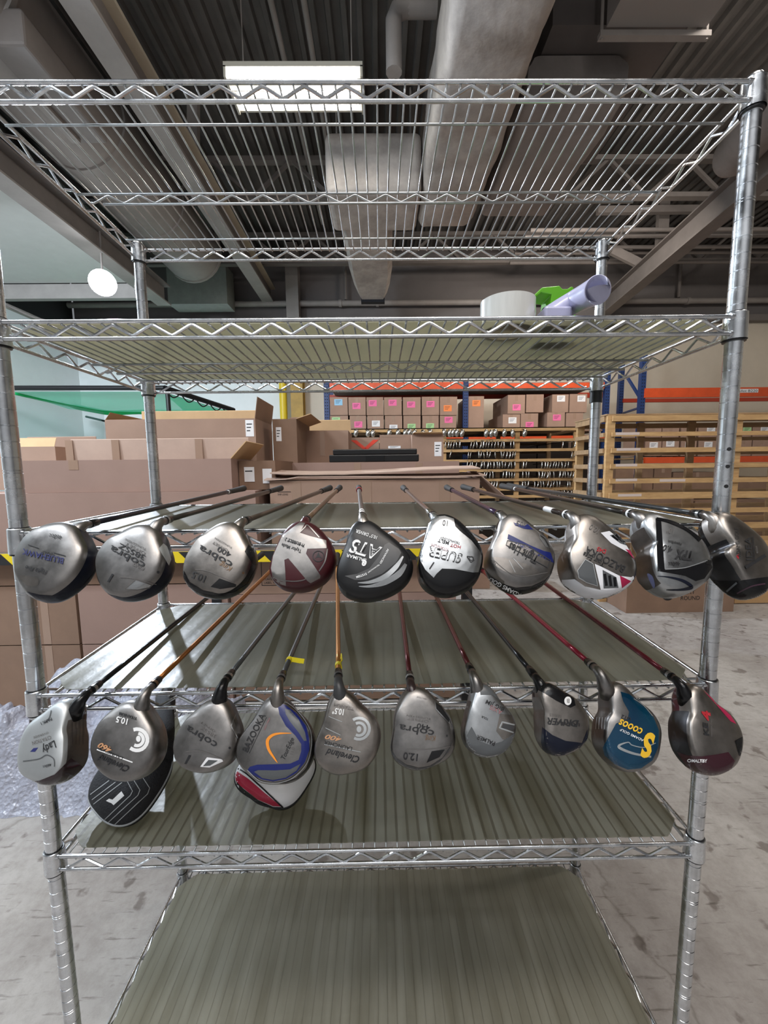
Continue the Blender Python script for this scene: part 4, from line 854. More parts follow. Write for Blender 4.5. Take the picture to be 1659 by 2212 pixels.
clubs.append((18, G_((68,232),(150,243),(240,288),(332,350),(392,430),(422,520),(412,622),(350,702),(270,736),(190,743),(108,712),(68,660),(48,580),(37,450),(36,330),(45,255)), (1159,1465), (1005,1275), False,
  mat('shaft_black', (.012,.012,.013)), None, SILVW, NAVY, FACEM, 'navy, black and silver driver with a round white medal, eighth in the lower row', dict(wc=-.006, hosel=BLK, dec=[
  PG(G_,((100,545),(170,600),(260,640),(375,655),(412,560),(412,622),(350,702),(270,736),(190,743),(108,712),(92,650)),NAVY,'navy_toe','P'), PG(G_,((70,235),(150,245),(240,290),(320,350),(330,395),(295,412),(200,365),(120,315),(72,290)),BLK,'black_heel','P'), PG(G_,arc(276,365,25,30,0,345),WHI,'medal','P',.0006), T(G_,'B',(286,352),(268,352),1.0,m=GRI),
  T(G_,'DRIVER',(352,500),(135,480),1.0,.2,.02), T(G_,'LA JOLLA',(358,520),(200,506),.8,0,.01), T(G_,'SERIES',(235,462),(150,450),.9,m=GRI)])))
clubs.append((19, G_((515,228),(600,228),(682,280),(782,370),(872,460),(922,570),(917,680),(872,790),(780,847),(690,857),(590,822),(490,742),(443,650),(448,530),(478,400),(505,280)), (1290,1447), (1105,1287), False,
  mat('shaft_crimson', (.24,.012,.03), .22, .3), SILVB, SILV, SILV, FACEM, 'teal blue driver with a yellow S and silver swooshes, ninth in the lower row', dict(hosel=SILV, kf=.7, dec=[
  PG(G_,((640,300),(700,318),(790,385),(865,470),(905,570),(902,680),(860,775),(780,830),(690,838),(600,800),(530,740),(518,690),(560,610),(610,520),(690,490),(700,440),(660,370)),TEAL,'teal_panel','P'),
  T(G_,'S',(878,600),(792,590),1.5,.2,.05,m=YEL), T(G_,'cooos',(795,560),(640,488),1.2,.1,.02,m=YEL), T(G_,'GT2',(712,482),(650,460),1.0,.1,.02,m=INK), T(G_,'ADAMS GOLF',(800,632),(640,555),.8,0,.01,m=WHI),
  ST(G_,((880,655),(800,685),(720,670),(690,650),(625,680),(720,725),(850,750)),[2,2,2,2,6,5,4],SATIN,'swoosh'), ST(G_,((730,350),(800,400),(860,470)),1.5,SATIN,'swoosh')] +
  [ST(G_,((480+20*i,480),(476+20*i,520),(474+20*i,560)),1.2,SATIN,'score_line') for i in range(4)])))
clubs.append((20, G_((1040,245),(1120,238),(1200,278),(1302,370),(1402,460),(1482,592),(1492,680),(1462,762),(1400,842),(1300,880),(1200,872),(1100,822),(1010,732),(978,640),(973,520),(988,400),(1015,300)), (1462,1470), (1180,1262), False,
  mat('shaft_wine_red', (.13,.012,.022), .22, .3), SILVB, SILVW, mat('crown_wine', (.06,.008,.015), .18, coat=.5), FACED, 'silver driver with wine red toe, rightmost of the lower row', dict(wc=-.008, yaw=.08, kf=.6, hosel=BLK, dec=[
  PG(G_,((1030,715),(1100,740),(1200,748),(1300,735),(1385,718),(1430,780),(1400,842),(1300,880),(1200,872),(1100,822)),mat('wine_panel',(.035,.006,.012),.2,coat=.5),'wine_toe','P'), PG(G_,((1210,290),(1310,380),(1400,465),(1440,525),(1400,505),(1300,390)),MAG,'wine_edge','P'), PG(G_,((1430,640),(1482,612),(1478,740),(1460,745)),BLK,'tail_vent','P'),
  T(G_,'KE',(1250,606),(1240,508),.6,.2,.03), T(G_,'4',(1262,500),(1252,428),.6,.2,.04,m=REDP), T(G_,'MOMENT 460',(1272,610),(1268,488),.8,.1,m=GRI), T(G_,'MALTBY',(1135,786),(1236,788),1.1,0,.03,m=WHI), ST(G_,arc(1118,776,12,9,0,360),1.5,WHI,'emblem','L')])))
for c in clubs: club(c)

# ------------------------------------------------------------------ head covers on the fifth tier
CL = [(.034, 0), (.0338, .25), (.033, .5), (.030, .7), (.0245, .85), (.016, .94), (.008, .985), (.002, 1.0), (-.004, 1.0), (-.012, .975), (-.020, .9), (-.026, .78), (-.030, .6), (-.032, .3), (-.032, 0)]
BF = mat('black_knit', (.014, .014, .017), .8, bump=.4, bscale=350); GP = mat('grey_piping', (.36, .37, .38), .5)
def cover(name, outline, Yc, label, lo, thick, matb, matc, items, neck=None):
    h = Head(outline, Yc, thick, 0, -1, nrm=(0, -.45, .89), lay=CL, kf=0)
    lowest = h.P[:, 2].min(); root = empty(name, (h.O.x, h.O.y, lowest), label, 'head cover', 'head covers lying on the fifth tier')
    h.build(root, matb, matc, matb, -.0, names=('cover_top', 'cover_underside', 'none'), facew=False)
    e = [h.O+h.u*(h.E[k]*1.0*math.cos(h.th[k]))+h.v*(h.E[k]*1.0*math.sin(h.th[k]))+h.n*.001 for k in range(h.K)]
    m = MB(); m.tube(e, .0022, 8, closed=True); m.build('piping', lo, root, smooth=True)
    if neck:
        m = MB(); pts = [at(*neck[0], Yc+.02), at(*neck[1], Yc+.09), at(*neck[2], Yc+.17), at(*neck[3], Yc+.24)]; m.tube(pts, [.030, .024, .021, .024], 20); m.build('knit_neck', BF, root, smooth=True)
    decals(h, root, items); return h
D2 = Z(0, 1400, 4.366)
cv = [(850,1300),(900,1200),(1000,1060),(1150,960),(1350,850),(1560,830),(1640,900),(1640,1050),(1600,1230),(1500,1400),(1380,1560),(1280,1650),(1150,1690),(1040,1665),(930,1580),(860,1480),(826,1390)]
cover('head_cover', D2(*cv), .095, 'black head cover with white stitching and a white numeral, under the left clubs', GP, 1., BF, BF, [
  T(D2, '1', (1135,1350), (1172,1400), 1.0, 0, 0, m=WHI) if False else PG(D2, ((1145,1350),(1172,1392),(1072,1482),(1050,1462),(1018,1450),(1000,1440),(1030,1420),(1062,1430)), WHI, 'numeral', 'P'),
  ST(D2, ((855,1380),(1030,1250)), 1.6, GP, 'stitching', 'L'), ST(D2, ((870,1430),(1090,1265)), 1.6, GP, 'stitching', 'L'), ST(D2, ((885,1470),(1150,1270)), 1.6, GP, 'stitching', 'L'),
  ST(D2, ((1200,1255),(1250,1350),(1230,1390),(990,1615)), 1.6, GP, 'stitching', 'L'), ST(D2, ((1265,1250),(1320,1340),(1300,1390),(1025,1640)), 1.6, GP, 'stitching', 'L'), ST(D2, ((1340,1210),(1410,1320),(1390,1375),(1080,1665)), 1.6, GP, 'stitching', 'L')],
  neck=((340,1640), (352,1580), (356,1540), (358,1505)))
cv2 = [(120,880),(300,830),(600,800),(860,830),(885,920),(870,1010),(820,1120),(740,1240),(650,1325),(560,1350),(440,1335),(300,1270),(200,1190),(90,1080),(20,960)]
WL_ = mat('white_leather', (.88, .88, .90), .4, coat=.2, var=.06); RL = mat('crimson_leather', (.42, .012, .05), .3, coat=.3)
cover('head_cover', E_(*cv2), .10, 'white and crimson head cover with black edge, under the orange marked driver', BLKM, .9, WL_, BLKM, [
  PG(E_, ((40,950),(110,965),(250,1060),(400,1190),(560,1320),(480,1315),(330,1250),(180,1130),(80,1030)), RL, 'crimson_panel', 'P'), ST(E_, ((60,930),(200,990),(340,1110),(460,1220),(575,1328)), 3.4, BLKM, 'black_seam'),
  PG(E_, ((20,960),(60,1010),(200,1150),(340,1258),(480,1322),(560,1325),(560,1352),(440,1337),(300,1272),(200,1192),(90,1082)), BLKM, 'black_edge', 'P')],
  neck=((560,1660), (575,1600), (585,1560), (595,1530)))

# ------------------------------------------------------------------ things on the second tier
zt = SH[1]+.0026
c = at(1104, 668, .045); R = at(1163, 668, .045).x-c.x
root = empty('tape_roll', (c.x, .045+.02, zt), 'roll of clear packing tape lying on the second tier', 'tape roll')
def ring(m, c, ro, ri, z0, z1, n=48):
    vs = []
    for r_, z in ((ro, z0), (ro, z1), (ri, z1), (ri, z0)):
        for k in range(n): a = 2*pi*k/n; vs.append((c[0]+r_*math.cos(a), c[1]+r_*math.sin(a), z))
    m.add(vs, [(j*n+k, j*n+(k+1) % n, ((j+1) % 4)*n+(k+1) % n, ((j+1) % 4)*n+k) for j in range(4) for k in range(n)])
TAPE = mat('clear_tape_roll', (.80, .80, .77), .18, coat=.5, var=.15, vscale=30, stretch=(1, 1, .1))
m = MB(); ring(m, (c.x, .065), R, .038, zt, zt+.050); m.build('tape', TAPE, root, smooth=.6)
m = MB(); ring(m, (c.x, .065), .0385, .036, zt, zt+.051); m.build('cardboard_core', CARD, root, smooth=.6)
# green tape gun
GRN = mat('green_plastic', (.16, .56, .02), .28, coat=.3)
g0 = at(1190, 690, .14); root = empty('tape_dispenser', (g0.x, .14, zt), 'bright green plastic tape dispenser behind the tape roll', 'tape dispenser')
zt2 = at(1190, 634, .14).z
m = MB(); xa, xb, xc = at(1150, 640, .14).x, at(1180, 640, .14).x, at(1232, 640, .14).x
pr = [(xa, zt), (xa, zt+.004), (xb-.006, zt+.004), (xb, zt2-.012), (xb-.02, zt2-.008), (xa-.01, zt2-.022), (xa-.01, zt2-.016), (xb-.018, zt2+.001), (xb+.014, zt2+.004), (xb+.020, zt2-.002), (xb+.030, zt2-.002), (xb+.036, zt2+.002), (xc-.008, zt2+.002), (xc, zt2-.008), (xc, zt)]
n = len(pr); vs = [(x, .115, z) for x, z in pr]+[(x, .165, z) for x, z in pr]
m.add(vs, [tuple(range(n)), tuple(reversed(range(n, 2*n)))]+[(i, n+i, n+(i+1) % n, (i+1) % n) for i in range(n)])
m.build('frame', GRN, root, bevel=.002)
m = MB(); m.cyl((xb+.02, .112, zt+.018), (xb+.02, .168, zt+.018), .016, n=20); m.build('roller', GRN, root, smooth=.6)
# lavender elbow tube
LAV = mat('lavender_plastic', (.50, .50, .70), .3, coat=.3, var=.06)
root = empty('plastic_elbow', (at(1200, 680, .03).x, .03, zt), 'pale lavender plastic elbow tube with a wide open mouth', 'plastic tube')
a0 = at(1192, 668, .05); a1 = at(1222, 664, .045); a2 = at(1250, 645, .03); a3 = at(1285, 627, .0); a3b = at(1292, 624, -.008)
zt_c = zt+.021
mo = at(1291, 626, -.02); md = (mo-at(1245, 650, .045)).normalized()
pts = spline([Vector((a0.x-.004, .055, zt+.020)), at(1215, 667, .055), at(1245, 650, .045), mo-md*.02, mo], 6, False); pts = [Vector(p) for p in pts]; npt = len(pts)
m = MB(); m.tube(pts+[mo+md*.001, mo+md*.001], [.0185+.003*(i/(npt-1))**2 for i in range(npt)]+[.0205, .0170], 32, False); m.build('tube_body', LAV, root, smooth=.9)
m = MB(); m.tube([mo+md*.001, mo-md*.03, mo-md*.06, mo-md*.061], [.0170, .0165, .015, .001], 32, False); m.build('tube_bore', mat('lavender_bore', (.22, .21, .33), .5), root, smooth=.9)
m = MB(); m.box((a0.x-.020, .028, zt), (a0.x+.026, .07, zt+.030)); m.build('socket', LAV, root, bevel=.004)
tag(MB().box((at(1315, 684, .03).x, .02, zt), (at(1352, 684, .03).x, .06, zt+.0012)).build('paper_slip', PAPER), 'small paper slip on the second tier near the right post', 'paper slip')

# ------------------------------------------------------------------ packing table behind the rack and its cartons
TY = 1.40
tz = at(300, 1193, TY).z; tx1 = at(1030, 1200, TY).x
root = empty('packing_table', (-.8, 2.2, 0), 'long packing table with a black and yellow hazard striped edge', 'table')
MB().box((-2.7, TY+.002, tz-.035), (tx1, 3.1, tz)).build('tabletop', mat('table_top', (.16, .13, .11), .6), root)
zt0 = at(300, 1217, TY).z; m = MB(); m.box((-2.7, TY-.004, zt0), (tx1, TY+.002, tz), 0)
x = -2.72; hh = tz-zt0; yy = TY-.0046
while x < tx1-.09:
    x0, x1 = x, x+.072; s = hh*.95
    m.add([(x0+s, yy, zt0), (x1+s, yy, zt0), (x1, yy, tz), (x0, yy, tz)], [(0, 1, 2, 3)], 1); x += .1405
m.build('hazard_tape', [mat('hazard_yellow', (.80, .60, .015), .5), INK], root)
for lx in (-2.6, -.9, tx1-.06):
    for ly in (TY+.05, 3.0):
        MB().box((lx, ly, 0), (lx+.05, ly+.05, tz-.035)).build('leg', BLKM, root)

def carton(x0, x1, y0, y1, z0, z1, mt, label, group=None, flaps=(), tape=(), stick=(), name='cardboard_box', pat=None):
    """closed or open carton; flaps: (side, length, angle from vertical outward, material)"""
    r = empty(name, ((x0+x1)/2, (y0+y1)/2, z0), label, 'cardboard box', group)
    m = MB(); t = .005
    if flaps:
        m.box((x0, y0, z0), (x1, y0+t, z1)); m.box((x0, y1-t, z0), (x1, y1, z1)); m.box((x0, y0+t, z0), (x0+t, y1-t, z1)); m.box((x1-t, y0+t, z0), (x1, y1-t, z1)); m.box((x0+t, y0+t, z0), (x1-t, y1-t, z0+t))
    else: m.box((x0, y0, z0), (x1, y1, z1))
    m.build('box_body', mt, r)
    for side, ln, ang, fm in flaps:
        s, c = math.sin(ang)*ln, math.cos(ang)*ln; m = MB(); o = .004
        if side == 'f': q = [(x0+.004, y0, z1), (x1-.004, y0, z1), (x1-.010, y0-s, z1+c), (x0+.010, y0-s, z1+c)]; n = Vector((0, o, o))
        elif side == 'b': q = [(x0+.004, y1, z1), (x1-.004, y1, z1), (x1-.010, y1+s, z1+c), (x0+.010, y1+s, z1+c)]; n = Vector((0, o, o))
        elif side == 'l': q = [(x0, y0+.004, z1), (x0, y1-.004, z1), (x0-s, y1-.008, z1+c), (x0-s, y0+.008, z1+c)]; n = Vector((o, 0, o))
        else: q = [(x1, y0+.004, z1), (x1, y1-.004, z1), (x1+s, y1-.008, z1+c), (x1+s, y0+.008, z1+c)]; n = Vector((-o, 0, o))
        q = [Vector(p) for p in q]; m.add(q+[p+n*.9 for p in q], [(0, 1, 2, 3), (7, 6, 5, 4), (0, 4, 5, 1), (1, 5, 6, 2), (2, 6, 7, 3), (3, 7, 4, 0)])
        m.build('flap', fm, r)
    for tx, w, za, zb_ in tape:
        MB().box((tx-w/2, y0-.0012, za), (tx+w/2, y0, zb_)).build('tape_strip', TAPEM, r)
    for s in stick:
        sx, sz, w, h, cm = s[:5]
        m = MB(); m.box((sx-w/2, y0-.0015, sz-h/2), (sx+w/2, y0-.0002, sz+h/2)); k = m.build('paper_label', cm, r)
        m = MB()
        for q in range(3): m.box((sx-w*.36, y0-.0020, sz+h*(.22-.2*q)), (sx+w*(.30-.12*q), y0-.0016, sz+h*(.22-.2*q)+h*.06))
        m.build('label_writing', INK, k)
    return r
def cpx(pa, pb, pt, pbm, Y, dep, *a, **k):
    x0, x1 = at(pa, pt, Y).x, at(pb, pt, Y).x; zt_, z0 = at((pa+pb)/2, pt, Y).z, (at((pa+pb)/2, pbm, Y).z if pbm else tz)
    return carton(x0, x1, Y, Y+dep, z0+.001, zt_, *a, **k)
zA = at(300, 1063, 1.46).z
x0 = -2.2; xC = at(553, 1100, 1.44).x
carton(x0, xC, 1.44, 2.0, tz+.001, zA, CARD2, 'long carton on the packing table, lowest of the left stack', 'cartons on the packing table')
xa, xb = at(50, 1020, 1.46).x, at(500, 1020, 1.46).x; zt_ = at(270, 993, 1.46).z
carton(xa, xb, 1.46, 1.80, zA+.001, zt_, CARD2, 'long open carton with a pale raised flap, on the lowest left carton', 'cartons on the packing table',
       flaps=(('b', .13, -.05, CARDLT), ('r', .12, .75, CARDIN)), tape=((at(160, 1020, 1.46).x, .05, zt_-.05, zt_),))
r = empty('cardboard_box', (at(540, 1020, 1.9).x, 2.0, zA), 'carton with a small white label turned to the side, right of the long open carton', 'cardboard box', 'cartons on the packing table')
X0 = xb+.004; MB().box((X0, 1.56, zA+.001), (X0+.20, 2.35, at(540, 995, 1.56).z)).build('box_body', CARD3, r)
m = MB(); m.box((X0+.03, 1.557, zA+.045), (X0+.085, 1.5595, zA+.125)); m.build('paper_label', PAPER, r)
m = MB(); m.box((X0+.13, 1.557, zA+.035), (X0+.18, 1.5595, zA+.115)); m.build('paper_label', PAPER, r)
MB().box((X0+.035, 1.5562, zA+.10), (X0+.075, 1.5568, zA+.106)).build('label_writing', INK, r)
for px in (150, 250, 430):
    t_ = at(px, 975, 1.79); MB().box((t_.x-.022, 1.789, zt_+.004), (t_.x+.022, 1.7915, zt_+.128)).build('tape_strip', TAPEM, bpy.data.objects['cardboard_box.001'])
# rear left open carton with long flap
zB = at(400, 960, 1.86).z; zBt = at(400, 905, 1.86).z; xb0, xb1 = at(228, 930, 1.86).x, at(552, 930, 1.86).x
carton(xb0, xb1, 1.86, 2.25, zA+.001, zBt, CARD, 'long open carton with orange brown raised flaps, behind the pale flapped carton', 'cartons on the packing table',
       flaps=(('b', .10, -.1, CARDIN), ('r', .13, .15, CARD3), ('l', .05, -.6, CARDIN)),
       stick=((xb1-.035, zBt-.06, .05, .10, PAPER),))
carton(at(-60, 960, 1.9).x, at(118, 960, 1.9).x, 1.9, 2.3, zA+.001, at(60, 965, 1.9).z, CARD, 'half open carton at the far left, mostly behind the left front post', 'cartons on the packing table', flaps=(('f', .06, -.5, CARDIN), ('b', .09, -.1, CARD)))
cpx(588, 640, 905, 1062, 2.02, .5, CARD3, 'narrow carton with a shipping label, right end of the rear left cartons', 'cartons on the packing table', stick=((at(602, 935, 2.02).x, at(600, 938, 2.02).z, .035, .09, PAPER),), flaps=(('r', .10, 1.25, CARDIN), ('b', .07, 0, CARD3)))
cpx(640, 752, 930, 1030, 2.35, .4, CARD, 'open carton with a pale inner flap, left of the red taped box', 'cartons on the packing table', flaps=(('b', .12, -.2, CARDIN), ('l', .09, .8, CARDIN)), tape=((at(696, 950, 2.35).x, .035, at(690, 985, 2.35).z, at(690, 932, 2.35).z),))
# centre carton with loose lid flaps
Yc = 1.50; cx0, cx1 = at(583, 1060, Yc).x, at(1036, 1060, Yc).x; cz1 = at(800, 1036, Yc).z
r = carton(cx0, cx1, Yc, 1.88, tz+.001, cz1, CARD, 'wide centre carton with two loose lid flaps and a torn left corner, behind the grips', 'cartons on the packing table', tape=((at(790, 1060, Yc).x, .06, tz+.1, cz1), (at(960, 1060, Yc).x, .06, tz+.1, cz1), (at(640, 1060, Yc).x, .05, tz+.1, cz1)))
def sheet(pts_a, pts_b, th, mt, name, par):
    m = MB(); n = len(pts_a); V = [Vector(p) for p in pts_a]+[Vector(p) for p in pts_b]; o = Vector((0, 0, -th)); V2 = V+[v+o for v in V]; N = 2*n
    fs = [(i, i+1, n+i+1, n+i) for i in range(n-1)]+[(N+n+i, N+n+i+1, N+i+1, N+i) for i in range(n-1)]+[(N+i, N+i+1, i+1, i) for i in range(n-1)]+[(n+i, n+i+1, N+n+i+1, N+n+i) for i in range(n-1)]+[(0, n, N+n, N), (n-1, N+n-1, N+2*n-1, 2*n-1)]
    m.add(V2, fs); return m.build(name, mt, par)
rr_ = random.Random(3); pa, pb = [], []
for i in range(21):
    t = i/20; px = 570+t*480; pa.append(at(px, 1032-2*math.sin(t*6)-7*t+4*(1-t)*(t < .12), Yc-.015)); q = at(px, 1030-7*t, Yc+.02); pb.append((q.x, Yc+.16, q.z+.004))
sheet(pa, pb, .006, CARDLT, 'flap', r)
pa, pb = [], []
for i in range(21):
    t = i/20; px = 583+t*455; y = 1021-11*t+9*math.sin(pi*min(1, t*1.15))*(1-t)+rr_.random()*.8; pa.append(at(px, y, Yc-.02)); q = at(px, y-1, Yc); pb.append((q.x, Yc+.20, q.z+.012))
sheet(pa, pb, .006, CARDLT, 'flap', r)
a, b = at(1030, 1020, Yc), at(1090, 1072, Yc-.1)
m = MB(); m.add([a, (a.x, a.y+.25, a.z), (b.x, b.y+.30, b.z), b, a+Vector((0, 0, .005)), Vector((a.x, a.y+.25, a.z+.005)), Vector((b.x, b.y+.30, b.z+.005)), b+Vector((0, 0, .005))], [(3, 2, 1, 0), (4, 5, 6, 7), (0, 1, 5, 4), (2, 3, 7, 6), (0, 4, 7, 3), (1, 2, 6, 5)]); m.build('flap', CARD, r)
P1_, P2_ = at(586, 1050, Yc), at(625, 1062, Yc)
MB().box((at(600, 1060, Yc).x, Yc-.0015, at(600, 1063, Yc).z), (at(628, 1060, Yc).x, Yc-.0003, at(600, 1062, Yc).z)).build('printed_line', INK, r)
def flat_text(body, p, w, h, mt, par, name='lettering', nrm=-1):
    V, Fs = text2(body, (0, 0), (1, 0)); hh = max(-y for _, y in V)
    m = MB(); m.add([(p[0]+x*w, p[1], p[2]-y/hh*h) for x, y in V], Fs); return m.build(name, mt, par)
flat_text('SHIP USING', (at(600, 1072, Yc).x, Yc-.0012, at(600, 1070, Yc).z), .055, .010, INK, r)
# box behind the centre carton, black case, small boxes
r2 = cpx(610, 992, 998, 1060, 2.0, .40, CARD2, 'wide low carton behind the centre carton, carrying the black case', 'cartons on the packing table', tape=((at(772, 1010, 2.0).x, .045, at(772, 1027, 2.0).z, at(772, 1000, 2.0).z), (at(905, 1010, 2.0).x, .045, at(905, 1027, 2.0).z, at(905, 1000, 2.0).z)))
zk = at(800, 998, 2.0).z
root = empty('plastic_case', (at(806, 990, 2.02).x, 2.15, zk), 'flat black plastic case lying on a carton behind the centre carton', 'case')
ka, kb, kz, kt = at(711, 990, 2.02).x, at(905, 990, 2.02).x, at(800, 982, 2.02).z, at(800, 970, 2.02).z
MB().box((ka, 2.02, zk+.001), (kb, 2.36, kz)).build('case_base', BLKM, root, bevel=.006)
MB().box((ka+.025, 2.025, kz), (kb-.012, 2.35, kt)).build('case_lid', BLKM, root, bevel=.006)
m = MB(); m.box((at(790, 990, 2.02).x, 2.014, zk+.006), (at(830, 990, 2.02).x, 2.02, kz-.008)); m.build('latch', BLK, root)
r3 = cpx(749, 819, 945, 1010, 2.62, .3, CARD, 'small open box with a big red tape V, left of the shiny taped box', 'cartons on the packing table')
Yv = 2.618; REDT = mat('red_tape', (.75, .07, .04), .35)
m = MB()
for (a1, b1, a2, b2) in ((758, 951, 785, 971), (806, 950, 782, 972)):
    p, q = at(a1, b1, Yv), at(a2, b2, Yv); p2, q2 = at(a1+12, b1, Yv), at(a2+10, b2, Yv); m.add([p, p2, q2, q], [(0, 1, 2, 3)])
m.build('red_tape', REDT, r3)
cpx(820, 888, 939, 1010, 2.62, .3, CARD, 'shiny taped box directly behind the black case', 'cartons on the packing table', stick=((at(852, 965, 2.62).x, at(852, 966, 2.62).z, .10, .02, PAPER),), tape=((at(850, 945, 2.62).x, .19, at(850, 944, 2.62).z, at(850, 940, 2.62).z),))
cpx(890, 958, 938, 1010, 2.50, .3, CARD, 'box with a tall white shipping label, right of the black case', 'cartons on the packing table', stick=((at(946, 970, 2.5).x, at(946, 970, 2.5).z, .055, .11, PAPER),), flaps=(('f', .04, 1.3, CARDIN),))
# cartons stacked under the table edge
zu = [at(300, y, 1.46).z for y in (1262, 1390)]; ztop = tz-.04
xe = at(492, 1300, 1.46).x
for (a_, b_, lb, mt) in ((zu[0], ztop, 'topmost of the three cartons stacked under the left of the table', CARD3), (zu[1], zu[0], 'middle carton of the stack under the left of the table', CARD2), (.012, zu[1], 'lowest carton of the stack under the left of the table', CARD2)):
    carton(-1.62, xe, 1.46, 1.95, a_+.002, b_-.004, mt, lb, 'cartons under the packing table', tape=((at(110, 1450, 1.46).x, .04, a_+.004, b_-.006),))
    carton(-2.65, -1.635, 1.46, 1.95, a_+.002, b_-.004, CARD3, lb.replace('left of the table', 'far left end of the table'), 'cartons under the packing table')
zz1 = at(700, 1282, 1.48).z
r = carton(xe+.01, at(1000, 1250, 1.48).x, 1.48, 1.9, zz1+.002, ztop, CARD, 'carton printed with an empty address frame under the table, behind the maroon driver', 'cartons under the packing table')
fx, fz = at(563, 1208, 1.48).x, at(563, 1265, 1.48).z; fx2, fz2 = at(700, 1208, 1.48).x, at(700, 1208, 1.48).z
m = MB()
for a_, b_ in (((fx, fz), (fx+.003, fz2)), ((fx2-.003, fz), (fx2, fz2)), ((fx, fz), (fx2, fz+.003)), ((fx, fz2-.003), (fx2, fz2))): m.box((a_[0], 1.4785, a_[1]), (b_[0], 1.4798, b_[1]))
m.build('printed_frame', INK, r)
flat_text('PLACE', (fx+.014, 1.4785, fz+.030), .045, .012, INK, r); flat_text('LABEL HERE', (fx+.014, 1.4785, fz+.010), .085, .012, INK, r)
zz2 = .35
carton(xe+.01, at(985, 1290, 1.48).x, 1.48, 1.9, zz2, zz1-.001, CARD2, 'plain carton under the framed carton below the table', 'cartons under the packing table')
carton(xe+.01, at(985, 1290, 1.48).x, 1.48, 1.9, .01, zz2-.003, CARD3, 'bottom carton under the middle of the table, seen below the second lowest shelf', 'cartons under the packing table')
_g = atZ(1040, 1272, 0); carton(atZ(1018, 1272, 0).x, atZ(1058, 1272, 0).x, _g.y, _g.y+.35, .002, at(1040, 1165, _g.y).z, CARD, 'narrow upright carton on the floor just right of the table end')

# ------------------------------------------------------------------ crumpled bubble wrap heap
def heap():
    m = MB(); nx, ny = 90, 60; P = []; rnd = random.Random(5)
    bl = [(rnd.uniform(-1.75, -.72), rnd.uniform(.78, 1.30), rnd.uniform(.10, .24), rnd.uniform(.12, .36)) for _ in range(26)]
    ks = [(rnd.uniform(10, 60), rnd.uniform(10, 60), rnd.uniform(0, 6), rnd.uniform(.002, .010)) for _ in range(16)]
    for j in range(ny+1):
        for i in range(nx+1):
            x = -1.95+1.35*i/nx; y = .74+.72*j/ny
            h = 0
            for bx, by, br, bh in bl:
                d = ((x-bx)**2+(y-by)**2)/br**2
                h = max(h, bh*math.exp(-d*1.1))+.12*bh*math.exp(-d)
            e = min(1, min(i, nx-i)/9)*min(1, min(j, ny-j)/9)
            ed = 1/(1+math.exp(((x+.66)*9-(y-1.1)*3)))
            h = h*e*ed*.80
            w = sum(a*math.sin(kx*x+ky*y+p)*math.cos(ky*x-kx*y) for kx, ky, p, a in ks)
            P.append((x+.4*w, y+.3*w, max(.001, h+w*min(1, h*8))))
    m.add(P, [(j*(nx+1)+i, j*(nx+1)+i+1, (j+1)*(nx+1)+i+1, (j+1)*(nx+1)+i) for j in range(ny) for i in range(nx)])
    bwm = bpy.data.materials.new('bubble_wrap'); bwm.use_nodes = True; nt = bwm.node_tree; N = nt.nodes; b = N['Principled BSDF']
    b.inputs['Base Color'].default_value = (.46, .48, .58, 1); b.inputs['Roughness'].default_value = .06; b.inputs['Specular IOR Level'].default_value = .9
    tc = N.new('ShaderNodeTexCoord'); v = N.new('ShaderNodeTexVoronoi'); v.inputs['Scale'].default_value = 70; nz = N.new('ShaderNodeTexNoise'); nz.inputs['Scale'].default_value = 22; nz.inputs['Detail'].default_value = 7
    nt.links.new(tc.outputs['Object'], v.inputs['Vector']); nt.links.new(tc.outputs['Object'], nz.inputs['Vector'])
    vm = N.new('ShaderNodeMath'); vm.operation = 'MULTIPLY'; vm.inputs[1].default_value = .25; nt.links.new(v.outputs['Distance'], vm.inputs[0]); ad = N.new('ShaderNodeMath'); nt.links.new(vm.outputs[0], ad.inputs[0]); nt.links.new(nz.outputs['Fac'], ad.inputs[1])
    bp = N.new('ShaderNodeBump'); bp.inputs['Strength'].default_value = 1; bp.inputs['Distance'].default_value = .02; nt.links.new(ad.outputs[0], bp.inputs['Height']); nt.links.new(bp.outputs[0], b.inputs['Normal'])
    tp = N.new('ShaderNodeBsdfTransparent'); mx = N.new('ShaderNodeMixShader'); mx.inputs[0].default_value = .18; nt.links.new(b.outputs[0], mx.inputs[1]); nt.links.new(tp.outputs[0], mx.inputs[2]); nt.links.new(mx.outputs[0], N['Material Output'].inputs[0])
    tag(m.build('bubble_wrap', bwm, smooth=True), 'crumpled heap of clear bubble wrap on the floor at the left', 'bubble wrap')
heap()

# ------------------------------------------------------------------ back left: net cage, pipes and column
root = empty('net_frame', (-3.4, 5.6, 0), 'black tube frame carrying a green net in front of the pale wall', 'net frame')
a, b, c_ = at(-60, 838, 5.4), at(355, 838, 5.4), at(505, 886, 6.6)
m = MB(); m.tube([a, b], .035, 10); m.tube([b, c_], .04, 10); m.build('top_tube', BLKM, root, smooth=.8)
d = at(361, 838, 5.5); MB().tube([d, (d.x+.03, d.y, 0)], .032, 10).build('upright_tube', BLKM, root, smooth=.8)
e = at(186, 900, 7.2); MB().tube([e, at(290, 925, 6.8)], .02, 8).build('brace_tube', BLKM, root, smooth=.8)
m = MB()
for i in range(5):
    t0, t1 = i/5, (i+1)/5; p, q = b.lerp(c_, t0), b.lerp(c_, t1); mid = (p+q)/2-Vector((0, 0, .10)); m.tube(spline([p, (p+mid)/2-Vector((0, 0, .02)), mid, (q+mid)/2-Vector((0, 0, .02)), q], 4, False), .010, 6)
m.build('lacing_cord', BLKM, root, smooth=True)
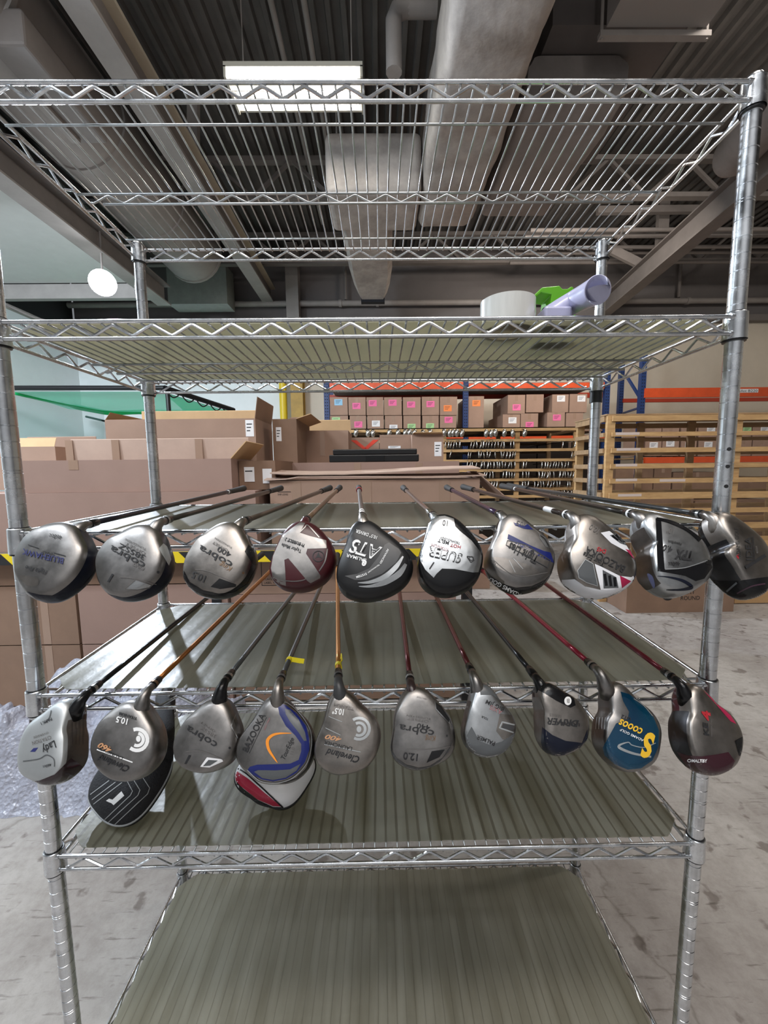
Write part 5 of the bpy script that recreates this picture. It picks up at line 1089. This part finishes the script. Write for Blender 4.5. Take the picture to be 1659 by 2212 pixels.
def netmat(name, col, al):
    mm = bpy.data.materials.new(name); mm.use_nodes = True; nt = mm.node_tree; N = nt.nodes
    b_ = N['Principled BSDF']; b_.inputs['Base Color'].default_value = (*col, 1); b_.inputs['Roughness'].default_value = .5
    tl = N.new('ShaderNodeBsdfTranslucent'); tl.inputs[0].default_value = (*col, 1); tp = N.new('ShaderNodeBsdfTransparent')
    m0 = N.new('ShaderNodeMixShader'); m0.inputs[0].default_value = .5; nt.links.new(b_.outputs[0], m0.inputs[1]); nt.links.new(tl.outputs[0], m0.inputs[2])
    m1 = N.new('ShaderNodeMixShader'); m1.inputs[0].default_value = al; nt.links.new(tp.outputs[0], m1.inputs[1]); nt.links.new(m0.outputs[0], m1.inputs[2]); nt.links.new(m1.outputs[0], N['Material Output'].inputs[0]); return mm
NG = netmat('green_net', (.22, .92, .62), .82); NG2 = netmat('green_net_fold', (.0, .55, .17), .9)
def quadgrid(A0, A1, B0, B1, n, k, sag=0):
    P = []
    for j in range(k+1):
        for i in range(n+1):
            t, s = i/n, j/k; p = A0.lerp(A1, t).lerp(B0.lerp(B1, t), s); p = p-Vector((0, 0, sag*math.sin(pi*t)*s)); P.append(p)
    return P, [(j*(n+1)+i, j*(n+1)+i+1, (j+1)*(n+1)+i+1, (j+1)*(n+1)+i) for j in range(k) for i in range(n)]
m = MB(); P, Fs = quadgrid(at(30, 846, 5.4), at(350, 846, 5.4), at(150, 884, 7.2), at(495, 890, 7.0), 16, 6, .04); m.add(P, Fs)
P, Fs = quadgrid(at(350, 846, 5.4), at(500, 890, 6.6), at(400, 890, 7.0), at(495, 891, 7.0), 6, 4); m.add(P, Fs); o = m.build('net_canopy', NG, root, smooth=True)
m = MB(); sp_ = spline([at(32, 850, 5.4), at(110, 868, 6.2), at(200, 886, 7.0), at(240, 892, 7.15), at(300, 890, 7.1), at(400, 891, 7.0), at(500, 889, 7.0)], 5, False)
m.tube([Vector(p) for p in sp_], [.02]*8+[.045]*(len(sp_)-8), 8); m.build('net_fold', NG2, root, smooth=True)
m = MB(); P, Fs = quadgrid(at(30, 852, 5.45), at(225, 890, 7.1), at(30, 990, 5.45), at(225, 960, 7.1), 8, 4); m.add(P, Fs); m.build('net_side', netmat('pale_net', (.45, .75, .75), .30), root)
a = at(611, 840, 7.7); tag(MB().cyl((a.x, 7.7, 0), (a.x, 7.7, zc), .075, n=20).build('yellow_pipe', mat('safety_yellow', (.72, .52, .02), .4), smooth=.6), 'bright yellow vertical pipe at the back wall', 'pipe')
a0, a1 = at(629, 840, 7.7).x, at(655, 840, 7.7).x
m = MB(); m.box((a0, 7.62, 0), (a1, 7.66, zc-.2)); m.box((a0+.09, 7.66, 0), (a0+.13, 7.86, zc-.2)); m.box((a0, 7.86, 0), (a1, 7.895, zc-.2)); tag(m.build('steel_column', mat('ochre_column', (.45, .27, .045), .55, var=.25, vscale=5)), 'ochre painted steel column beside the bright yellow pipe', 'column')

# ------------------------------------------------------------------ pallet racking at the back wall
PY = 6.25
pr = empty('pallet_rack', (2.3, 6.7, 0), 'blue and orange pallet racking along the back wall', 'pallet rack')
def upright(px, Y, ztop, w=.085):
    x = at(px, 900, Y).x; m = MB(); m.box((x-w/2, Y, 0), (x+w/2, Y+.07, ztop), 0); z = .1
    while z < ztop-.05:
        for s in (-1, 1): m.box((x+s*.017-.007, Y-.002, z), (x+s*.017+.007, Y, z+.016), 1)
        z += .05
    return m.build('upright_post', [BLUE, DKHOLE], pr)
zr = at(706, 800, PY).z+.5
for px, Y in ((706, PY), (1006, PY), (1310, PY), (1386, 5.9), (716, PY+1.0), (1340, PY+.9)): upright(px, Y, zr)
def beam(pa, pb, pt, pbm, Y, mt=ORANGE):
    m = MB(); m.box((at(pa, pt, Y).x, Y-.03, at((pa+pb)/2, pbm, Y).z), (at(pb, pt, Y).x, Y+.02, at((pa+pb)/2, pt, Y).z)); return m.build('load_beam', mt, pr)
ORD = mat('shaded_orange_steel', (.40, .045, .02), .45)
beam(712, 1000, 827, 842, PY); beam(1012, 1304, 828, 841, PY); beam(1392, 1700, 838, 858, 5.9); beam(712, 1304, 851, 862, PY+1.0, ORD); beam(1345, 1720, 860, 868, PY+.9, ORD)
b1 = beam(712, 1000, 942, 949, PY); beam(1012, 1304, 942, 949, PY); beam(1392, 1720, 986, 999, 5.9)
for zz in (at(850, 930, PY).z, at(850, 826, PY).z):
    m = MB(); m.box((at(712, 900, PY).x, PY+.02, zz-.04), (at(1304, 900, PY).x, PY+.98, zz-.015)); m.build('deck_board', CARD3 if zz < 2.5 else GRAYST, pr)
zz = at(1500, 986, 5.9).z; MB().box((at(1392, 980, 5.9).x, 5.92, zz-.03), (at(1740, 980, 5.9).x, 6.9, zz-.005)).build('deck_board', WOODD, pr)
m = MB(); m.bar(at(1355, 815, 6.3), at(1383, 860, 5.95), .03, .04); m.bar(at(1345, 893, 6.8), at(1384, 880, 5.95), .03, .03); m.build('diagonal_brace', BLUE, pr)
zz = at(1500, 1062, 5.9).z; MB().box((at(1392, 1000, 5.9).x, 5.92, zz-.05), (at(1740, 1000, 5.9).x, 6.9, zz-.005)).build('deck_board', WOODD, pr)
flat_text('Bin Pallet B220', (at(1572, 845, 5.9).x, 5.866, at(1600, 848, 5.9).z), at(1632, 845, 5.9).x-at(1572, 845, 5.9).x, .04, INK, pr, 'beam_lettering')
MB().box((at(1568, 845, 5.9).x, 5.8672, at(1600, 849, 5.9).z), (at(1634, 845, 5.9).x, 5.8695, at(1600, 841, 5.9).z)).build('beam_label', PAPER, pr)
PINKC = mat('pink_note', (.80, .16, .36), .7); ORGC = mat('orange_note', (.85, .25, .07), .7); GRNC = mat('green_note', (.38, .62, .30), .7); BLUC = mat('blue_note', (.28, .52, .72), .7)
cn = {'pink': PINKC, 'orange': ORGC, 'green': GRNC, 'blue': BLUC, 'white': PAPER}
BR = random.Random(11)
def rbox(pa, pb, pt, pbm, Y, color, label, sxy=None, dep=.6, mt=CARD):
    x0, x1 = at(pa, pt, Y).x, at(pb, pt, Y).x; z1 = at((pa+pb)/2, pt, Y).z; z0 = at((pa+pb)/2, pbm, Y).z
    if pbm > 1110: z0 = .001
    st = ()
    if color: sx = at(sxy[0], sxy[1], Y); st = ((sx.x, sx.z, .135, .10, cn[color]),)
    return carton(x0+.003, x1-.003, Y, Y+dep, z0+.002, z1, mt, label, 'boxes on the pallet rack', stick=st, tape=(((x0+x1)/2, .05, z1-.10, z1),))
ords = ['leftmost', 'second', 'third', 'fourth', 'fifth', 'sixth', 'seventh']
top = [(712,751,'blue',(731,869)), (752,790,'pink',(770,877)), (791,828,'pink',(805,871)), (829,868,'pink',(848,870)), (870,909,'pink',(888,874)), (911,949,'pink',(930,873)), (950,988,'orange',(967,882))]
bot = [(712,752,'green',(726,908)), (755,791,'pink',(774,917)), (793,829,'white',(812,915)), (831,869,'white',(850,924)), (871,909,'green',(889,922)), (912,948,'green',(929,921)), (950,986,'pink',(969,907))]
ZD = at(850, 930, PY).z-.015
for i, (a, b, c, s) in enumerate(top): rbox(a, b, 858-(1 if i > 4 else 0), 897, PY+.02, c, f'{ords[i]} box of the upper row on the pallet rack, with a {c} note', s)
for i, (a, b, c, s) in enumerate(bot): rbox(a, b, 898, 931, PY+.02, c, f'{ords[i]} box of the lower row on the pallet rack, with a {c} note', s)
rbox(1009, 1046, 856, 931, PY+.02, 'orange', 'tall box with an orange note right of the blue rack upright', (1029, 871), .8)
rbox(1097, 1135, 853, 894, PY+.02, 'pink', 'upper box with a pink note in the right bay of the pallet rack', (1116, 880), .9)
rbox(1137, 1175, 852, 891, PY+.02, None, 'upper taped box without a note in the right bay, second from left', None, .4)
rbox(1193, 1229, 852, 891, PY+.02, 'white', 'upper box with a white note, left of the right rear post', (1212, 861), .9)
rbox(1231, 1269, 851, 891, PY+.02, 'white', 'upper box with a white note beside the right rear post', (1256, 861), .5)
rbox(1086, 1124, 895, 931, PY+.02, 'white', 'lower box with a white note in the right bay of the pallet rack', (1107, 908), .9)
rbox(1125, 1163, 893, 931, PY+.02, 'pink', 'lower box with a low pink note in the right bay of the pallet rack', (1144, 918), .5)
rbox(1182, 1221, 891, 931, PY+.02, 'pink', 'lower box with a pink note left of the right rear post', (1203, 902), .9)
rbox(1223, 1260, 892, 931, PY+.02, None, 'lower plain box beside the right rear post', None, .5)
zz = at(1500, 986, 5.9).z
for k, (a, b, s) in enumerate(((1394,1430,(1412,962)), (1432,1468,(1448,958)), (1474,1506,(1489,962)), (1512,1550,(1530,961)), (1590,1625,None), (1628,1665,None))):
    rbox(a, b, 946, 985, 5.95, 'white' if s else None, ['leftmost','second','third','fourth','fifth','sixth'][k]+' lower box seen through the slatted wooden rack', s, .6, CARD)
    rbox(a, b, 917, 945, 5.95, {3: 'white', 4: 'green', 5: 'white'}.get(k), ['leftmost','second','third','fourth','fifth','sixth'][k]+' upper box seen through the slatted wooden rack', (a+24, 928) if k > 2 else None, .6, CARD)
for k, (a, b, t, bb, lb) in enumerate(((1414,1452,1008,1062,'medium box low on the rack, seen through the slats'), (1455,1560,1020,1062,'wide dark box low on the rack, seen through the slats'), (1585,1660,1030,1062,'box at the far right low on the rack, seen through the slats'), (1330,1412,1012,1062,'dark box behind the left end of the slatted rack'), (1330,1500,1062,1135,'large dark carton on the floor behind the slatted rack'), (1502,1680,1082,1150,'second large dark carton on the floor behind the slatted rack'))):
    rbox(a, b, t, bb, 5.6 if k > 3 else 5.95, None, lb, None, .6, CARD3)
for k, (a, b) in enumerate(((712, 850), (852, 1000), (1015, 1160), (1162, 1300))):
    rbox(a, b, 955, 1120, PY+.3, None, ['first', 'second', 'third', 'fourth'][k]+' from left of the near-black cartons added as shade under the pallet rack beam', None, .5, mat('shade_black_carton', (.022, .015, .011), .9))  # near-black cartons added to darken the space behind the club rack

# ------------------------------------------------------------------ wooden club rack with hanging clubs
WY = 4.75
wr = empty('wooden_club_rack', (1.4, 5.2, 0), 'pine rack packed with golf clubs, in front of the pallet racking', 'club rack')
rows = [929, 952, 973.5, 995.5, 1017, 1037.5, 1058, 1074, 1098]
for k, y in enumerate(rows):
    for (Y, mt) in ((WY, WOOD), (WY+.95, mat('shade_dark_wood', (.07, .045, .025), .8))):  # rear slats' dark colour stands in for shade inside the rack
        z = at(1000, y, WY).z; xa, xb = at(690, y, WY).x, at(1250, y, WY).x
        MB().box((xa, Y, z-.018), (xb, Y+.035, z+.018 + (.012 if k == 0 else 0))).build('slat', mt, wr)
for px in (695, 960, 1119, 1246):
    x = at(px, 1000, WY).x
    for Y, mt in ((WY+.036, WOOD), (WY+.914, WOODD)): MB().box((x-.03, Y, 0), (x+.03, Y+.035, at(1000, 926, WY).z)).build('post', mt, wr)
z = at(1000, 926, WY).z; MB().box((at(690, 929, WY).x, WY, z), (at(1250, 929, WY).x, WY+.99, z+.012)).build('top_board', WOODD, wr)  # board added on top to shade the inside of the rack
for px in (695, 960, 1119, 1246):
    x = at(px, 1000, WY).x
    for y in (929, 995, 1058): z = at(1000, y, WY).z; MB().box((x+.03, WY+.036, z-.02), (x+.055, WY+.95, z+.015)).build('side_rail', WOODD, wr)
IR = mat('iron_chrome', (.62, .60, .57), .22, 1., var=.3, vscale=25); DSH = mat('dark_shaft', (.05, .048, .046), .3, .8)
def bgclub(kind):
    m = MB(); n = 14; prof = []
    if kind == 'iron': a, b, c = .010, .024, .052
    else: a, b, c = .034, .034, .056
    L = 7; vs = []
    for j in range(L+1):
        t = -1+2*j/L; r = math.sqrt(max(0, 1-t*t))*(1 if kind != 'iron' else (.8+.2*(t < 0))); 
        for i in range(n): q = 2*pi*i/n; vs.append((a*r*math.cos(q)+.004*t, b*r*math.sin(q), c*t))
    m.add(vs, [(j*n+i, j*n+(i+1) % n, (j+1)*n+(i+1) % n, (j+1)*n+i) for j in range(L) for i in range(n)], 0)
    m.cyl((0, 0, c*.7), (0, .05, c*.95), .007, .006, 8, mi=0); m.cyl((0, .05, c*.95), (0, .95, c*.95), .0055, .007, 6, mi=1)
    o = m.build('golf_club', [IR, DSH], smooth=.9, origin=(0, 0, 0)); return o
protos = {}
def hang(px, row, kind, label, group, dy=0):
    z = at(px, rows[row]+dy, WY).z
    if kind not in protos: o = bgclub(kind); protos[kind] = o
    else: o = protos[kind].copy(); COL.objects.link(o)
    x = at(px, rows[row], WY).x
    o.location = (x, WY-.035-(.02 if kind == 'wood' else 0), z+.002-.035); o.rotation_euler = (BR.uniform(-.05, .05), BR.uniform(-.2, .2), BR.uniform(-.5, .5))
    tag(o, label, 'golf club', group)
rn = ['top', 'second', 'third', 'fourth', 'fifth', 'sixth', 'seventh']
ordw = 'first second third fourth fifth sixth seventh eighth ninth tenth eleventh twelfth thirteenth fourteenth fifteenth sixteenth seventeenth eighteenth nineteenth twentieth twenty-first twenty-second twenty-third'.split()
cnt = {}
def seg(a, b, row, kind='iron', step=6.2, dy=3):
    x = a; side = 'left' if a < 1119 else 'right'
    while x <= b+.1:
        k = cnt.get((row, side), 0); cnt[(row, side)] = k+1
        hang(x+BR.uniform(-1, 1), row, kind, f'{"chrome" if kind == "iron" else "rounded"} club, {ordw[k]} from left on the {rn[row]} slat, {side} half of pine rack', f'clubs on the {rn[row]} slat of the pine club rack', dy+BR.uniform(-1, 1)); x += step
for a, b in ((961,998),(1016,1030),(1037,1091),(1102,1114)): seg(a, b, 1)
for a, b in ((1213,1213),(1238,1240)): seg(a, b, 1)
for a, b in ((973,973),(1010,1021),(1032,1062),(1068,1068),(1080,1114),(1232,1243)): seg(a, b, 2)
for a, b in ((1008,1032),(1038,1045),(1052,1052),(1059,1090),(1097,1114),(1128,1139),(1168,1224)): seg(a, b, 3)
for a, b in ((1044,1066),(1085,1113),(1128,1146),(1162,1198),(1206,1243)): seg(a, b, 4)
for a, b in ((1035,1053),(1059,1075),(1126,1142),(1153,1175),(1181,1210),(1223,1233)): seg(a, b, 5)
seg(1186, 1236, 6)
for px in (770, 795, 805, 841, 860, 875, 885, 895, 912, 928, 959, 970, 978, 986, 996, 1048, 1058, 1068, 1086, 1104, 1130): seg(px, px, 0, 'wood', dy=2)

# ------------------------------------------------------------------ slatted wooden rack on the right
CYY = 3.08
cr = empty('slatted_wooden_rack', (3.2, 3.4, 0), 'tall pine slatted rack standing on the right', 'wooden rack')
sl = [(897, 909), (933, 942), (967, 977), (1001, 1011), (1033, 1043), (1063, 1077), (1098, 1108), (1130, 1142), (1160, 1171)]
xL, xM, xR = at(1317, 1000, CYY).x, at(1590, 1000, CYY).x, at(1317, 1000, CYY).x+2.1
Y2 = CYY+.56
for a, b in sl:
    z0, z1 = at(1450, b, CYY).z, at(1450, a, CYY).z
    MB().box((xL-.0, CYY-.02, z0), (xR, CYY, z1)).build('slat', WOOD, cr)
    MB().box((xL, Y2+.036, z0-.01), (xR, Y2+.056, z1-.01)).build('slat', WOODD, cr)  # back slats in darker pine, their shade put into the colour
    MB().box((xL-.055, CYY+.03, z0), (xL-.036, Y2+.02, z1)).build('side_slat', WOODD, cr)
zt_ = at(1317, 897, CYY).z; zbot = .0
for x in (xL, xM, xR):
    MB().box((x-.036, CYY+.001, zbot), (x+.036, CYY+.037, zt_)).build('post', WOOD, cr)
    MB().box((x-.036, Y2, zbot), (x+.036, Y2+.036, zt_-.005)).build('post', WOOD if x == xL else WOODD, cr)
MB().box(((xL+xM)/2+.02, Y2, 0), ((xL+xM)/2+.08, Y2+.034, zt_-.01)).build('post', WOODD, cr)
MB().box((xL-.05, CYY-.0, zt_), (xR, Y2+.056, zt_+.012)).build('top_board', WOODD, cr)
for (pa, y, w) in ((1330, 937, .22), (1332, 971, .22), (1330, 1005, .20), (1330, 1037, .20), (1425, 1038, .24), (1335, 1070, .22)):
    p = at(pa, y, CYY-.021); MB().box((p.x, CYY-.0215, p.z-.012), (p.x+w, CYY-.0203, p.z+.012)).build('masking_tape', mat('pale_tape', (.62, .52, .48), .5), cr)
MB().box((at(1588, 1240, CYY-.1).x, CYY-.12, .01), (xR, CYY-.10, at(1620, 1168, CYY-.1).z)).build('plywood_panel', mat('plywood', (.55, .34, .16), .7, var=.15), cr)
# next round carton
NY = at(1400, 1323, 0).y
pf = atZ(1468, 1323, 0); NY = pf.y; x0, x1 = atZ(1349, 1323, 0).x, atZ(1588, 1323, 0).x
nx = carton(x0, x1, NY, NY+.42, .001, at(1468, 1245, NY).z, CARD3, 'carton with round logo, printed ROUND, on the floor behind the right clubs')
p = at(1443, 1284, NY); R_ = .055
m = MB(); m.add([(p.x+R_*math.cos(2*pi*i/32), NY-.0015, p.z+R_*math.sin(2*pi*i/32)) for i in range(32)], [tuple(range(32))]); m.build('round_logo', INK, nx)
flat_text('N', (p.x-.028, NY-.0025, p.z-.022), .056, .050, CARD3, nx)
q = at(1470, 1296, NY); w = at(1511, 1296, NY).x-q.x
flat_text('ROUND', (q.x, NY-.0015, q.z), w, .035, INK, nx); q = at(1470, 1283, NY); flat_text('NEXT', (q.x, NY-.0015, q.z), w*.75, .035, INK, nx)
